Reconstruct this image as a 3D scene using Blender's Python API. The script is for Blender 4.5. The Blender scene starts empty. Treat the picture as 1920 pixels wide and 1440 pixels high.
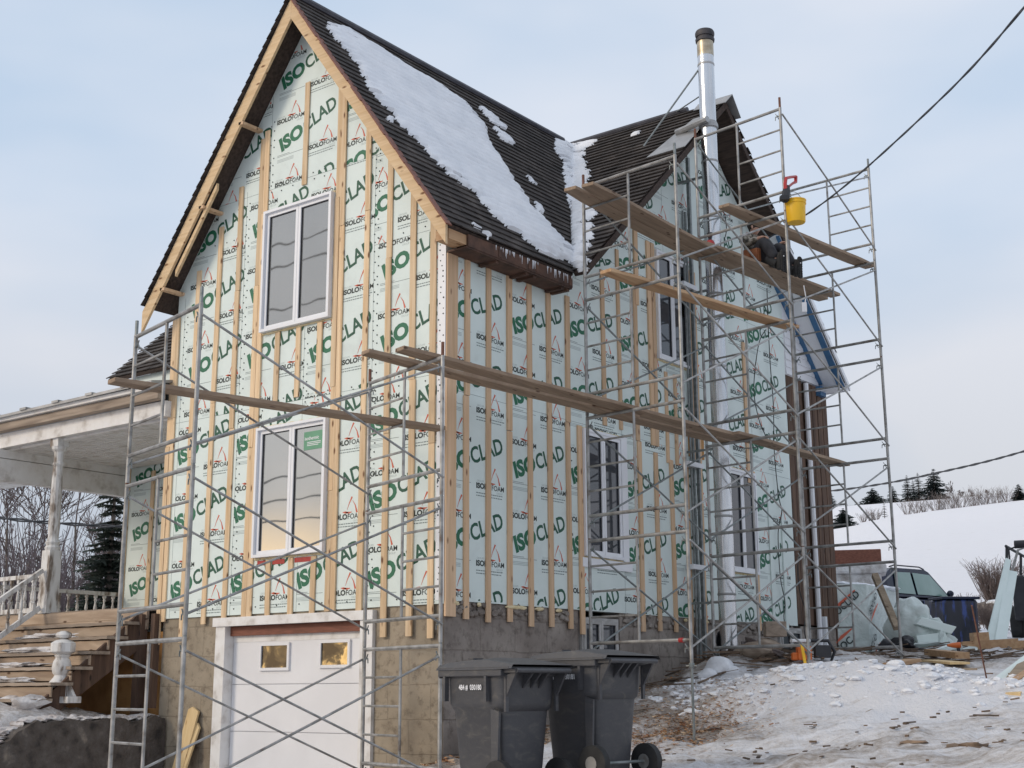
import bpy, bmesh, math, random
import numpy as np
from mathutils import Vector, Matrix, noise
R = math.radians
random.seed(7)
sc = bpy.context.scene
COL = sc.collection

# ------------------------------------------------------------------ camera
FPX, PIT, ROLL, YAW = 2506.56, .22584, -.0040263, .656384
CAM = Vector((9.852, -11.511, 1.8))
_cy, _sy = math.cos(YAW), math.sin(YAW)
_F = Vector((-_sy, _cy, 0)); _Rt = Vector((_cy, _sy, 0)); _U = Vector((0, 0, 1))
_F2 = _F*math.cos(PIT) + _U*math.sin(PIT); _U2 = -_F*math.sin(PIT) + _U*math.cos(PIT)
CX = _Rt*math.cos(ROLL) + _U2*math.sin(ROLL); CY = -_Rt*math.sin(ROLL) + _U2*math.cos(ROLL)
cd = bpy.data.cameras.new('camera'); co = bpy.data.objects.new('camera', cd); COL.objects.link(co)
cd.sensor_width = 36; cd.lens = FPX/1920*36; cd.clip_end = 3000; cd.clip_start = .1
mw = Matrix((CX, CY, -_F2)).transposed().to_4x4(); mw.translation = CAM; co.matrix_world = mw
sc.camera = co

def ray(px, py): return (CX*(px-960) - CY*(py-720) + _F2*FPX).normalized()
def on(px, py, ax, val=0.):          # survey helper: where a sight line meets a known wall plane
    r = ray(px, py); return CAM + r*((val-CAM[ax])/r[ax])
def onp(px, py, n, p0):
    r = ray(px, py); n = Vector(n); return CAM + r*((Vector(p0)-CAM).dot(n)/r.dot(n))
def at(px, d, z=0., py=1300):         # point at horizontal distance d in a surveyed bearing
    r = ray(px, py); h = Vector((r.x, r.y, 0)).normalized(); p = CAM + h*d; p.z = z; return p

# ------------------------------------------------------------------ helpers
W = {}
def tag(o, label=None, cat=None, group=None, kind=None):
    if label: o['label'] = label
    if cat: o['category'] = cat
    if group: o['group'] = group
    if kind: o['kind'] = kind
    return o
def empty(name, loc, label, cat, group=None):
    o = bpy.data.objects.new(name, None); COL.objects.link(o); o.location = loc
    o.empty_display_size = .2
    W[o.name] = Vector(loc); return tag(o, label, cat, group)
class MB:
    def __init__(s): s.v = []; s.f = []; s.m = []
    def add(s, vs, fs, m=0):
        b = len(s.v); s.v += [tuple(v) for v in vs]; s.f += [tuple(i+b for i in f) for f in fs]; s.m += [m]*len(fs)
    def box(s, x0, x1, y0, y1, z0, z1, m=0):
        s.add([(x0,y0,z0),(x1,y0,z0),(x1,y1,z0),(x0,y1,z0),(x0,y0,z1),(x1,y0,z1),(x1,y1,z1),(x0,y1,z1)],
              [(0,3,2,1),(4,5,6,7),(0,1,5,4),(1,2,6,5),(2,3,7,6),(3,0,4,7)], m)
    def obox(s, c, ex, ey, ez, m=0):   # half extents as vectors
        c = Vector(c); ex = Vector(ex); ey = Vector(ey); ez = Vector(ez)
        vs = [c+ex*a+ey*b+ez*d for d in (-1,1) for a, b in ((-1,-1),(1,-1),(1,1),(-1,1))]
        fs = [(0,3,2,1),(4,5,6,7),(0,1,5,4),(1,2,6,5),(2,3,7,6),(3,0,4,7)]
        if ex.cross(ey).dot(ez) < 0: fs = [f[::-1] for f in fs]
        s.add(vs, fs, m)
    def beam(s, a, b, w, h, up=(0,0,1), m=0):
        a = Vector(a); b = Vector(b); d = (b-a); L = d.length; d.normalize()
        sd = d.cross(Vector(up)).normalized(); u = sd.cross(d).normalized()
        s.obox((a+b)/2, d*L/2, sd*w/2, u*h/2, m)
    def prism(s, pts, d, m=0):
        n = len(pts); d = Vector(d); A = [Vector(p) for p in pts]
        nrm = Vector((0,0,0))
        for i in range(n): nrm += A[i].cross(A[(i+1) % n])
        vs = A+[p+d for p in A]
        fs = [tuple(range(n)), tuple(range(2*n-1, n-1, -1))]+[(i, i+n, (i+1) % n+n, (i+1) % n) for i in range(n)]
        if nrm.dot(d) > 0: fs = [f[::-1] for f in fs]
        s.add(vs, fs, m)
    def path(s, pts, r, seg=6, m=0, cap=True):
        P = [Vector(p) for p in pts]; n = len(P)
        rr = r if isinstance(r, (list, tuple)) else [r]*n
        vs = []; prev = None
        for i in range(n):
            t = (P[min(i+1, n-1)]-P[max(i-1, 0)]).normalized()
            if prev is None:
                u = t.orthogonal().normalized()
            else:
                u = (prev - t*prev.dot(t))
                u = u.normalized() if u.length > 1e-6 else t.orthogonal().normalized()
            prev = u; w = t.cross(u)
            for k in range(seg):
                a = 2*math.pi*k/seg; vs.append(P[i]+(u*math.cos(a)+w*math.sin(a))*rr[i])
        fs = [(i*seg+k, i*seg+(k+1) % seg, (i+1)*seg+(k+1) % seg, (i+1)*seg+k) for i in range(n-1) for k in range(seg)]
        if cap: fs += [tuple(range(seg-1, -1, -1)), tuple(range((n-1)*seg, n*seg))]
        s.add(vs, fs, m)
    def tube(s, a, b, r, seg=8, r2=None, m=0): s.path([a, b], [r, r if r2 is None else r2], seg, m)
    def lathe(s, c, prof, seg=12, ax=(0,0,1), m=0):
        ax = Vector(ax).normalized(); u = ax.orthogonal().normalized(); w = ax.cross(u); c = Vector(c); vs = []
        for h, r in prof:
            for k in range(seg):
                a = 2*math.pi*k/seg; vs.append(c+ax*h+(u*math.cos(a)+w*math.sin(a))*r)
        n = len(prof)
        fs = [(i*seg+k, i*seg+(k+1) % seg, (i+1)*seg+(k+1) % seg, (i+1)*seg+k) for i in range(n-1) for k in range(seg)]
        fs += [tuple(range(seg-1, -1, -1)), tuple(range((n-1)*seg, n*seg))]
        s.add(vs, fs, m)
    def blob(s, c, rx, ry, rz, amp=.15, sub=2, seed=0, m=0, freq=1.5):
        bm = bmesh.new(); bmesh.ops.create_icosphere(bm, subdivisions=sub, radius=1)
        vs = []
        for v in bm.verts:
            k = 1+amp*noise.noise(v.co*freq+Vector((seed*3.1, seed*1.7, seed)))*2
            vs.append((c[0]+v.co.x*rx*k, c[1]+v.co.y*ry*k, c[2]+v.co.z*rz*k))
        s.add(vs, [tuple(v.index for v in f.verts) for f in bm.faces], m); bm.free()
    def build(s, name, mats, parent=None, origin=None, smooth=False, bevel=0):
        if not isinstance(mats, (list, tuple)): mats = [mats]
        o0 = W[parent.name] if parent else (Vector(origin) if origin is not None else
              Vector(np.array(s.v).mean(0)[:2].tolist()+[np.array(s.v)[:, 2].min()]))
        me = bpy.data.meshes.new(name)
        me.from_pydata([(v[0]-o0.x, v[1]-o0.y, v[2]-o0.z) for v in s.v], [], s.f)
        for m in mats: me.materials.append(m)
        if len(mats) > 1: me.polygons.foreach_set('material_index', s.m)
        if smooth:
            me.polygons.foreach_set('use_smooth', [True]*len(me.polygons))
            try: me.set_sharp_from_angle(angle=R(40))
            except Exception: pass
        me.update()
        o = bpy.data.objects.new(name, me); COL.objects.link(o)
        if parent: o.parent = parent
        else: o.location = o0
        W[o.name] = o0.copy()
        if bevel:
            b = o.modifiers.new('bevel', 'BEVEL'); b.width = bevel; b.segments = 2; b.limit_method = 'ANGLE'
        return o

def _split(s, name, mats, parent=None, **k):
    """one object per loose piece"""
    par = list(range(len(s.v)))
    def fd(i):
        while par[i] != i: par[i] = par[par[i]]; i = par[i]
        return i
    for f in s.f:
        for j in f[1:]: par[fd(j)] = fd(f[0])
    gr = {}
    for f in s.f: gr.setdefault(fd(f[0]), []).append(f)
    res = []
    for fs in gr.values():
        ids = sorted({i for f in fs for i in f}); mp = {i: n for n, i in enumerate(ids)}; m = MB()
        m.add([s.v[i] for i in ids], [tuple(mp[i] for i in f) for f in fs]); res.append(m.build(name, mats, parent, **k))
    return res
MB.split_build = _split
# ------------------------------------------------------------------ materials
def newmat(name):
    m = bpy.data.materials.new(name); m.use_nodes = True; nt = m.node_tree
    return m, nt, nt.nodes['Principled BSDF']
def noisemix(nt, cols, scale, stretch=(1,1,1), detail=6, ramp=(.35,.65), dist=0, rough=.55, rnd=True):
    N = nt.nodes.new; L = nt.links.new
    tc = N('ShaderNodeTexCoord'); mp = N('ShaderNodeMapping'); mp.inputs['Scale'].default_value = stretch
    if rnd:
        oi = N('ShaderNodeObjectInfo'); ad = N('ShaderNodeVectorMath'); ad.operation = 'ADD'
        sc_ = N('ShaderNodeVectorMath'); sc_.operation = 'SCALE'; sc_.inputs[3].default_value = 37.
        cb = N('ShaderNodeCombineXYZ'); L(oi.outputs['Random'], cb.inputs[0]); L(oi.outputs['Random'], cb.inputs[2])
        L(cb.outputs[0], sc_.inputs[0]); L(tc.outputs['Object'], ad.inputs[0]); L(sc_.outputs[0], ad.inputs[1]); L(ad.outputs[0], mp.inputs['Vector'])
    else: L(tc.outputs['Object'], mp.inputs['Vector'])
    n = N('ShaderNodeTexNoise'); n.inputs['Scale'].default_value = scale; n.inputs['Detail'].default_value = detail
    n.inputs['Roughness'].default_value = rough; n.inputs['Distortion'].default_value = dist
    L(mp.outputs[0], n.inputs['Vector'])
    cr = N('ShaderNodeValToRGB'); e = cr.color_ramp.elements
    e[0].position, e[1].position = ramp; e[0].color = (*cols[0], 1); e[1].color = (*cols[-1], 1)
    for i, c in enumerate(cols[1:-1]):
        q = e.new(ramp[0]+(ramp[1]-ramp[0])*(i+1)/(len(cols)-1)); q.color = (*c, 1)
    L(n.outputs['Fac'], cr.inputs[0])
    return cr.outputs[0], n.outputs['Fac'], mp.outputs[0]
def nmat(name, cols, scale=4, stretch=(1,1,1), rough=.7, metal=0, bump=.0, bscale=None, ramp=(.35,.65), dist=0, spec=None, var=0, bd=.01):
    m, nt, b = newmat(name); N = nt.nodes.new; L = nt.links.new
    c, f, v = noisemix(nt, cols, scale, stretch, ramp=ramp, dist=dist)
    if var:
        oi = N('ShaderNodeObjectInfo'); hs = N('ShaderNodeHueSaturation'); mr = N('ShaderNodeMapRange')
        mr.inputs[3].default_value = 1-var; mr.inputs[4].default_value = 1+var
        L(oi.outputs['Random'], mr.inputs[0]); L(mr.outputs[0], hs.inputs['Value']); L(c, hs.inputs['Color']); c = hs.outputs[0]
    L(c, b.inputs['Base Color'])
    b.inputs['Roughness'].default_value = rough; b.inputs['Metallic'].default_value = metal
    if spec is not None: b.inputs['Specular IOR Level'].default_value = spec
    if bump:
        bn = N('ShaderNodeTexNoise'); bn.inputs['Scale'].default_value = bscale or scale*4; bn.inputs['Detail'].default_value = 5
        L(v, bn.inputs['Vector'])
        bp = N('ShaderNodeBump'); bp.inputs['Strength'].default_value = bump; bp.inputs['Distance'].default_value = bd
        L(bn.outputs['Fac'], bp.inputs['Height']); L(bp.outputs[0], b.inputs['Normal'])
    return m

def wood_mat(name, c1, c2, knot, axis=2, rough=.75, var=.08, knots=True, gs=1.0):
    m, nt, b = newmat(name); N = nt.nodes.new; L = nt.links.new
    st = [22*gs, 22*gs, 22*gs]; st[axis] = 1.1
    c, f, v = noisemix(nt, (c1, c2), 1.0, tuple(st), detail=5, ramp=(.3, .7), dist=.6)
    oi = N('ShaderNodeObjectInfo'); tc = N('ShaderNodeTexCoord')
    if knots:
        mp = N('ShaderNodeMapping'); s2 = [7, 7, 7]; s2[axis] = 2.6; mp.inputs['Scale'].default_value = s2
        ad = N('ShaderNodeVectorMath'); ad.operation = 'ADD'; cb = N('ShaderNodeCombineXYZ')
        mu = N('ShaderNodeMath'); mu.operation = 'MULTIPLY'; mu.inputs[1].default_value = 50
        L(oi.outputs['Random'], mu.inputs[0]); L(mu.outputs[0], cb.inputs[axis]); L(tc.outputs['Object'], ad.inputs[0]); L(cb.outputs[0], ad.inputs[1])
        L(ad.outputs[0], mp.inputs['Vector'])
        vo = N('ShaderNodeTexVoronoi'); vo.inputs['Scale'].default_value = 1.3; L(mp.outputs[0], vo.inputs['Vector'])
        cr = N('ShaderNodeValToRGB'); cr.color_ramp.elements[0].position = .08; cr.color_ramp.elements[1].position = .19
        cr.color_ramp.elements[0].color = (1,1,1,1); cr.color_ramp.elements[1].color = (0,0,0,1)
        L(vo.outputs['Distance'], cr.inputs[0])
        mx = N('ShaderNodeMix'); mx.data_type = 'RGBA'; L(cr.outputs[0], mx.inputs['Factor']); L(c, mx.inputs[6]); mx.inputs[7].default_value = (*knot, 1)
        c = mx.outputs[2]
    # slow colour drift along the board
    n2 = N('ShaderNodeTexNoise'); n2.inputs['Scale'].default_value = .9; n2.inputs['Detail'].default_value = 2; L(v, n2.inputs['Vector'])
    hs = N('ShaderNodeHueSaturation'); mr = N('ShaderNodeMapRange'); mr.inputs[3].default_value = 1-var; mr.inputs[4].default_value = 1+var
    L(oi.outputs['Random'], mr.inputs[0])
    mm = N('ShaderNodeMath'); mm.operation = 'MULTIPLY'; m2 = N('ShaderNodeMapRange'); m2.inputs[3].default_value = .86; m2.inputs[4].default_value = 1.14
    L(n2.outputs['Fac'], m2.inputs[0]); L(mr.outputs[0], mm.inputs[0]); L(m2.outputs[0], mm.inputs[1]); L(mm.outputs[0], hs.inputs['Value'])
    L(c, hs.inputs['Color']); L(hs.outputs[0], b.inputs['Base Color']); b.inputs['Roughness'].default_value = rough
    bp = N('ShaderNodeBump'); bp.inputs['Strength'].default_value = .3; bp.inputs['Distance'].default_value = .003; L(f, bp.inputs['Height']); L(bp.outputs[0], b.inputs['Normal'])
    return m

M = {}
M['spruce'] = wood_mat('spruce', (.56,.38,.215), (.73,.56,.37), (.16,.07,.03), var=.13)
M['spruce_x'] = wood_mat('spruce_x', (.58,.40,.22), (.72,.54,.34), (.18,.08,.03), axis=0)
M['spruce_plain'] = wood_mat('spruce_plain', (.56,.37,.22), (.66,.46,.30), (.2,.1,.05), var=.12)
M['plank'] = wood_mat('plank', (.22,.15,.10), (.36,.26,.18), (.08,.04,.02), axis=1, gs=.7)
M['plank_fresh'] = wood_mat('plank_fresh', (.36,.20,.10), (.50,.33,.19), (.15,.06,.02), axis=1, gs=.7)
M['oldboard'] = wood_mat('oldboard', (.06,.035,.025), (.15,.09,.06), (.03,.02,.015), axis=2, gs=.5, rough=.9)
M['greywood'] = wood_mat('greywood', (.20,.155,.12), (.42,.34,.27), (.07,.045,.03), axis=0, gs=.5, rough=.9, knots=False)
M['foam'] = nmat('foam', ((.58,.64,.62), (.655,.735,.71), (.685,.765,.74)), 2.2, rough=.6, bump=.12, bscale=5, ramp=(.22,.62), dist=.3)
M['green'] = nmat('green_print', ((.014,.125,.065), (.022,.155,.082)), 3, rough=.6)
M['black'] = nmat('black_print', ((.02,.03,.03), (.03,.045,.04)), 3, rough=.6)
M['red'] = nmat('red_print', ((.55,.10,.05), (.6,.14,.08)), 3, rough=.6)
M['greyp'] = nmat('grey_print', ((.40,.47,.46), (.44,.5,.49)), 3, rough=.6)
M['greyd'] = nmat('darkgrey_print', ((.16,.2,.2), (.2,.25,.25)), 3, rough=.6)
M['pvc'] = nmat('pvc', ((.74,.75,.78), (.78,.79,.82)), 2, rough=.35)
M['whitepaint'] = nmat('white_paint', ((.50,.47,.44), (.70,.68,.66), (.76,.75,.74)), 5, rough=.6, bump=.2, ramp=(.3,.6))
M['peel'] = nmat('peeling_paint', ((.20,.16,.13), (.55,.53,.51), (.68,.67,.66)), 9, (1,1,.3), rough=.7, bump=.3, ramp=(.36,.56))
M['door'] = nmat('door_paint', ((.70,.70,.72), (.76,.76,.78)), 1.3, rough=.45, bump=.03)
M['greyframe'] = nmat('grey_frame', ((.30,.29,.28), (.48,.47,.46)), 5, rough=.7)
M['redwood'] = nmat('red_wood', ((.14,.045,.025), (.22,.075,.045)), 6, (1,8,8), rough=.6)
M['steel'] = nmat('galvanised', ((.13,.085,.06), (.25,.245,.235), (.36,.355,.345), (.44,.43,.42)), 7, rough=.48, metal=.5, bump=.15, ramp=(.24,.7), var=.12)
M['steel_d'] = nmat('galvanised_dark', ((.17,.19,.19), (.28,.30,.30)), 14, rough=.5, metal=.5, bump=.1)
M['rust'] = nmat('rust', ((.12,.05,.03), (.2,.09,.06)), 14, rough=.8)
M['flue'] = nmat('flue_steel', ((.55,.56,.58), (.68,.69,.71)), 3, (2,2,.4), rough=.22, metal=.95, bump=.06, bscale=2)
M['flashing'] = nmat('flashing', ((.28,.28,.28), (.40,.40,.40)), 4, rough=.45, metal=.5)
M['soot'] = nmat('soot', ((.02,.02,.025), (.06,.055,.06)), 6, rough=.6)
M['shingle'] = nmat('shingle', ((.022,.018,.017), (.05,.041,.037), (.115,.098,.088)), 3.2, (1,1,1), rough=.9, bump=.7, bscale=50, ramp=(.3,.78))
M['sheath'] = nmat('roof_boards', ((.035,.024,.019), (.075,.05,.04)), 3, (1,9,9), rough=.9, bump=.3)
M['fascia'] = nmat('fascia', ((.045,.024,.017), (.12,.06,.038)), 5, rough=.8, bump=.3)
M['ridge'] = nmat('ridge_cap', ((.035,.035,.045), (.06,.06,.075)), 5, rough=.5)
M['blue'] = nmat('blue_trim', ((.045,.13,.26), (.06,.17,.33)), 5, rough=.5)
M['plastic'] = nmat('cart_plastic', ((.11,.105,.10), (.07,.07,.075), (.06,.061,.068), (.08,.078,.08)), 6, (1,1,2.2), rough=.45, bump=.15, bscale=90, ramp=(.27,.72), dist=1)
M['rubber'] = nmat('rubber', ((.015,.015,.016), (.03,.03,.03)), 9, rough=.75)
M['yellow'] = nmat('yellow_plastic', ((.75,.42,.01), (.8,.48,.02)), 4, rough=.4)
M['redp'] = nmat('red_plastic', ((.32,.02,.02), (.42,.03,.03)), 4, rough=.35)
M['orange'] = nmat('orange_plastic', ((.6,.12,.02), (.7,.17,.03)), 4, rough=.4)
M['blackp'] = nmat('black_plastic', ((.015,.015,.02), (.03,.03,.035)), 4, rough=.5)
M['beadfoam'] = nmat('spray_foam', ((.62,.50,.28), (.74,.64,.42)), 9, rough=.8, bump=.4)
M['wire'] = nmat('cable', ((.03,.035,.045), (.06,.065,.075)), 9, rough=.6)
M['bark'] = nmat('bark', ((.10,.08,.07), (.19,.16,.14)), 9, rough=.9)
M['twig'] = nmat('twig', ((.10,.075,.07), (.17,.13,.115)), 3, rough=.9)
M['needles'] = nmat('needles', ((.028,.040,.032), (.06,.075,.055)), 1.5, rough=.9)
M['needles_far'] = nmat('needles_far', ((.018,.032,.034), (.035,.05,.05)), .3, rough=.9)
M['concrete_old'] = nmat('old_concrete', ((.03,.026,.024), (.085,.07,.06), (.11,.095,.085), (.25,.21,.17)), 5, rough=.95, bump=1, bscale=24, ramp=(.30,.75), dist=.05, bd=.03)
M['leather'] = nmat('leather', ((.20,.06,.02), (.32,.11,.04)), 8, rough=.6)
M['cloth_dark'] = nmat('dark_trousers', ((.012,.012,.015), (.025,.025,.03)), 8, rough=.9)
M['camo'] = nmat('camo_jacket', ((.02,.018,.016), (.09,.075,.06), (.22,.2,.18)), 13, rough=.9, ramp=(.35,.62))
M['skin'] = nmat('skin', ((.45,.26,.19), (.5,.3,.22)), 8, rough=.6)
M['hair'] = nmat('hair', ((.03,.02,.015), (.05,.035,.025)), 20, rough=.8)
M['tarp'] = nmat('plastic_wrap', ((.50,.57,.55), (.62,.68,.66)), 2.5, rough=.25, bump=.9, bscale=5, bd=.05)
M['carpaint'] = nmat('car_paint', ((.006,.009,.022), (.012,.018,.045)), 2, rough=.22, metal=.3)
M['carblue'] = nmat('blue_streaks', ((.008,.010,.02), (.012,.014,.03), (.03,.06,.22)), 3.0, (3,3,.8), rough=.3, ramp=(.45,.62))
M['chip'] = nmat('chips', ((.30,.13,.05), (.55,.34,.18)), 3, rough=.9)
M['stick'] = nmat('sticks', ((.06,.045,.035), (.22,.15,.10)), 2, rough=.9)
M['lumber_grey'] = wood_mat('lumber_grey', (.20,.15,.10), (.36,.28,.20), (.08,.05,.03), axis=0, gs=.6)
M['yplank'] = wood_mat('yplank', (.60,.42,.20), (.72,.54,.30), (.3,.15,.06), axis=2, gs=.6)
M['osb'] = nmat('plywood', ((.36,.17,.05), (.50,.27,.10)), 4, rough=.8)
M['cord'] = nmat('cord', ((.02,.02,.02), (.03,.03,.03)), 4, rough=.6)

def glass_mat(name, base, rough=.03, warp=.25, scale=1.2, spec=.5, metal=0):
    m, nt, b = newmat(name); N = nt.nodes.new; L = nt.links.new
    c, f, v = noisemix(nt, base, .9, (1,1,.6), ramp=(.3,.7))
    L(c, b.inputs['Base Color']); b.inputs['Roughness'].default_value = rough; b.inputs['Metallic'].default_value = metal
    b.inputs['Specular IOR Level'].default_value = spec
    n = N('ShaderNodeTexNoise'); n.inputs['Scale'].default_value = scale; n.inputs['Detail'].default_value = 1; L(v, n.inputs['Vector'])
    bp = N('ShaderNodeBump'); bp.inputs['Strength'].default_value = warp; bp.inputs['Distance'].default_value = .02
    L(n.outputs['Fac'], bp.inputs['Height']); L(bp.outputs[0], b.inputs['Normal'])
    return m
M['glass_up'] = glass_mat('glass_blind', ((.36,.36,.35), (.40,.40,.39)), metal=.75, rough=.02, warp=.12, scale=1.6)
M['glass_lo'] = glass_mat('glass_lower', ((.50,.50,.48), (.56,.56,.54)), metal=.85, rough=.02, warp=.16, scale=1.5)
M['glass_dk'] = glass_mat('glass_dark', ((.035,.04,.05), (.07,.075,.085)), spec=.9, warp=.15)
M['glass_gar'] = nmat('glass_garage', ((.05,.045,.04), (.10,.09,.07), (.55,.46,.27), (.42,.35,.2)), 2.2, (1,1,1), rough=.08, metal=.6, ramp=(.42,.58), dist=1.2)  # gold and dark reflections painted into the pane colour
M['glass_car'] = glass_mat('glass_car', ((.10,.20,.17), (.22,.32,.29)), spec=1, warp=.1)

# block foundation: mortar joints, stains, pitted surface
def block_mat(name, cols, ax, bf=.8):
    m, nt, b = newmat(name); N = nt.nodes.new; L = nt.links.new
    c, f, v = noisemix(nt, cols, 1.3, (1,1,1), detail=8, ramp=(.3,.7), dist=.3, rnd=False)
    tc = N('ShaderNodeTexCoord'); sp = N('ShaderNodeSeparateXYZ'); L(tc.outputs['Object'], sp.inputs[0])
    cb = N('ShaderNodeCombineXYZ'); L(sp.outputs[ax], cb.inputs[0]); L(sp.outputs[2], cb.inputs[1])
    wn = N('ShaderNodeTexNoise'); wn.inputs['Scale'].default_value = 3; L(cb.outputs[0], wn.inputs['Vector'])
    wm = N('ShaderNodeMix'); wm.data_type = 'RGBA'; wm.inputs['Factor'].default_value = .05; L(cb.outputs[0], wm.inputs[6]); L(wn.outputs['Color'], wm.inputs[7])
    br = N('ShaderNodeTexBrick'); br.inputs['Scale'].default_value = 1; br.inputs['Mortar Size'].default_value = .012; br.inputs['Mortar Smooth'].default_value = .6
    br.inputs['Brick Width'].default_value = .62; br.inputs['Row Height'].default_value = .36
    br.inputs['Color1'].default_value = (1,1,1,1); br.inputs['Color2'].default_value = (.86,.86,.86,1); br.inputs['Mortar'].default_value = (.62,.6,.58,1)
    L(wm.outputs[2], br.inputs['Vector'])
    mu = N('ShaderNodeMix'); mu.data_type = 'RGBA'; mu.blend_type = 'MULTIPLY'; mu.inputs['Factor'].default_value = bf
    L(c, mu.inputs[6]); L(br.outputs['Color'], mu.inputs[7])
    # dark pitted blotches
    n3 = N('ShaderNodeTexNoise'); n3.inputs['Scale'].default_value = 9; n3.inputs['Detail'].default_value = 8; n3.inputs['Roughness'].default_value = .7; L(tc.outputs['Object'], n3.inputs['Vector'])
    cr = N('ShaderNodeValToRGB'); cr.color_ramp.elements[0].position = .34; cr.color_ramp.elements[1].position = .5
    cr.color_ramp.elements[0].color = (.45,.42,.4,1); L(n3.outputs['Fac'], cr.inputs[0])
    m3 = N('ShaderNodeMix'); m3.data_type = 'RGBA'; m3.blend_type = 'MULTIPLY'; m3.inputs['Factor'].default_value = .75
    L(mu.outputs[2], m3.inputs[6]); L(cr.outputs[0], m3.inputs[7]); L(m3.outputs[2], b.inputs['Base Color']); b.inputs['Roughness'].default_value = .95
    mh = N('ShaderNodeMath'); mh.operation = 'MULTIPLY_ADD'; mh.inputs[1].default_value = .5; L(n3.outputs['Fac'], mh.inputs[0]); L(br.outputs['Color'], mh.inputs[2])
    bp = N('ShaderNodeBump'); bp.inputs['Strength'].default_value = .7; bp.inputs['Distance'].default_value = .02; L(mh.outputs[0], bp.inputs['Height']); L(bp.outputs[0], b.inputs['Normal'])
    return m
M['block_front'] = block_mat('block_front', ((.19,.15,.11), (.31,.26,.195), (.38,.32,.245)), 0, .3)
M['block_side'] = block_mat('block_side', ((.15,.125,.108), (.26,.225,.20), (.36,.32,.285)), 1, .55)

# snow: roof
def snow_mat(name, rowdir=None):
    m, nt, b = newmat(name); N = nt.nodes.new; L = nt.links.new
    c, f, v = noisemix(nt, ((.70,.72,.76), (.80,.81,.84)), 2.5, detail=8, rnd=False)
    L(c, b.inputs['Base Color']); b.inputs['Roughness'].default_value = .75
    bn = N('ShaderNodeTexNoise'); bn.inputs['Scale'].default_value = 30; bn.inputs['Detail'].default_value = 6; L(v, bn.inputs['Vector'])
    bp = N('ShaderNodeBump'); bp.inputs['Strength'].default_value = .35; bp.inputs['Distance'].default_value = .03; L(bn.outputs['Fac'], bp.inputs['Height']); L(bp.outputs[0], b.inputs['Normal'])
    return m
M['snow'] = snow_mat('snow')

def ground_mat():
    m, nt, b = newmat('snow_ground'); N = nt.nodes.new; L = nt.links.new
    at_ = N('ShaderNodeAttribute'); at_.attribute_name = 'dirt'
    tc = N('ShaderNodeTexCoord')
    def nz(s, det, st=(1,1,1), ro=.6):
        mp = N('ShaderNodeMapping'); mp.inputs['Scale'].default_value = st; L(tc.outputs['Object'], mp.inputs['Vector'])
        n = N('ShaderNodeTexNoise'); n.inputs['Scale'].default_value = s; n.inputs['Detail'].default_value = det; n.inputs['Roughness'].default_value = ro
        L(mp.outputs[0], n.inputs['Vector']); return n.outputs['Fac']
    a = nz(1.1, 9, ro=.68); c = nz(14, 6, (1,1,1), .7)
    mx = N('ShaderNodeMath'); mx.operation = 'MULTIPLY_ADD'; mx.inputs[1].default_value = .5; L(c, mx.inputs[0])
    ha = N('ShaderNodeMath'); ha.operation = 'MULTIPLY'; ha.inputs[1].default_value = .5; L(a, ha.inputs[0]); L(ha.outputs[0], mx.inputs[2])
    mr_ = N('ShaderNodeMapping'); mr_.inputs['Rotation'].default_value = (0,0,-YAW); L(tc.outputs['Object'], mr_.inputs['Vector'])
    ms_ = N('ShaderNodeMapping'); ms_.inputs['Scale'].default_value = (.7,5,1); L(mr_.outputs[0], ms_.inputs['Vector'])
    rt = N('ShaderNodeTexNoise'); rt.inputs['Scale'].default_value = 1.5; rt.inputs['Detail'].default_value = 7; rt.inputs['Roughness'].default_value = .7; L(ms_.outputs[0], rt.inputs['Vector'])
    m4 = N('ShaderNodeMath'); m4.operation = 'MULTIPLY_ADD'; m4.inputs[1].default_value = .45; L(rt.outputs['Fac'], m4.inputs[0]); m5 = N('ShaderNodeMath'); m5.operation = 'MULTIPLY'; m5.inputs[1].default_value = .55; L(mx.outputs[0], m5.inputs[0]); L(m5.outputs[0], m4.inputs[2]); mx = m4
    ad = N('ShaderNodeMath'); ad.operation = 'MULTIPLY_ADD'; ad.inputs[1].default_value = .42; L(at_.outputs['Fac'], ad.inputs[0]); L(mx.outputs[0], ad.inputs[2])
    cr = N('ShaderNodeValToRGB'); e = cr.color_ramp.elements
    e[0].position = .56; e[0].color = (.80,.80,.83,1); e[1].position = .90; e[1].color = (.13,.10,.08,1)
    q = e.new(.64); q.color = (.66,.64,.64,1); q = e.new(.74); q.color = (.36,.31,.27,1)
    L(ad.outputs[0], cr.inputs[0]); L(cr.outputs[0], b.inputs['Base Color']); b.inputs['Roughness'].default_value = .8
    bn = nz(22, 7, ro=.7)
    bp = N('ShaderNodeBump'); bp.inputs['Strength'].default_value = .8; bp.inputs['Distance'].default_value = .06; L(bn, bp.inputs['Height']); L(bp.outputs[0], b.inputs['Normal'])
    return m
M['ground'] = ground_mat()

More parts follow.
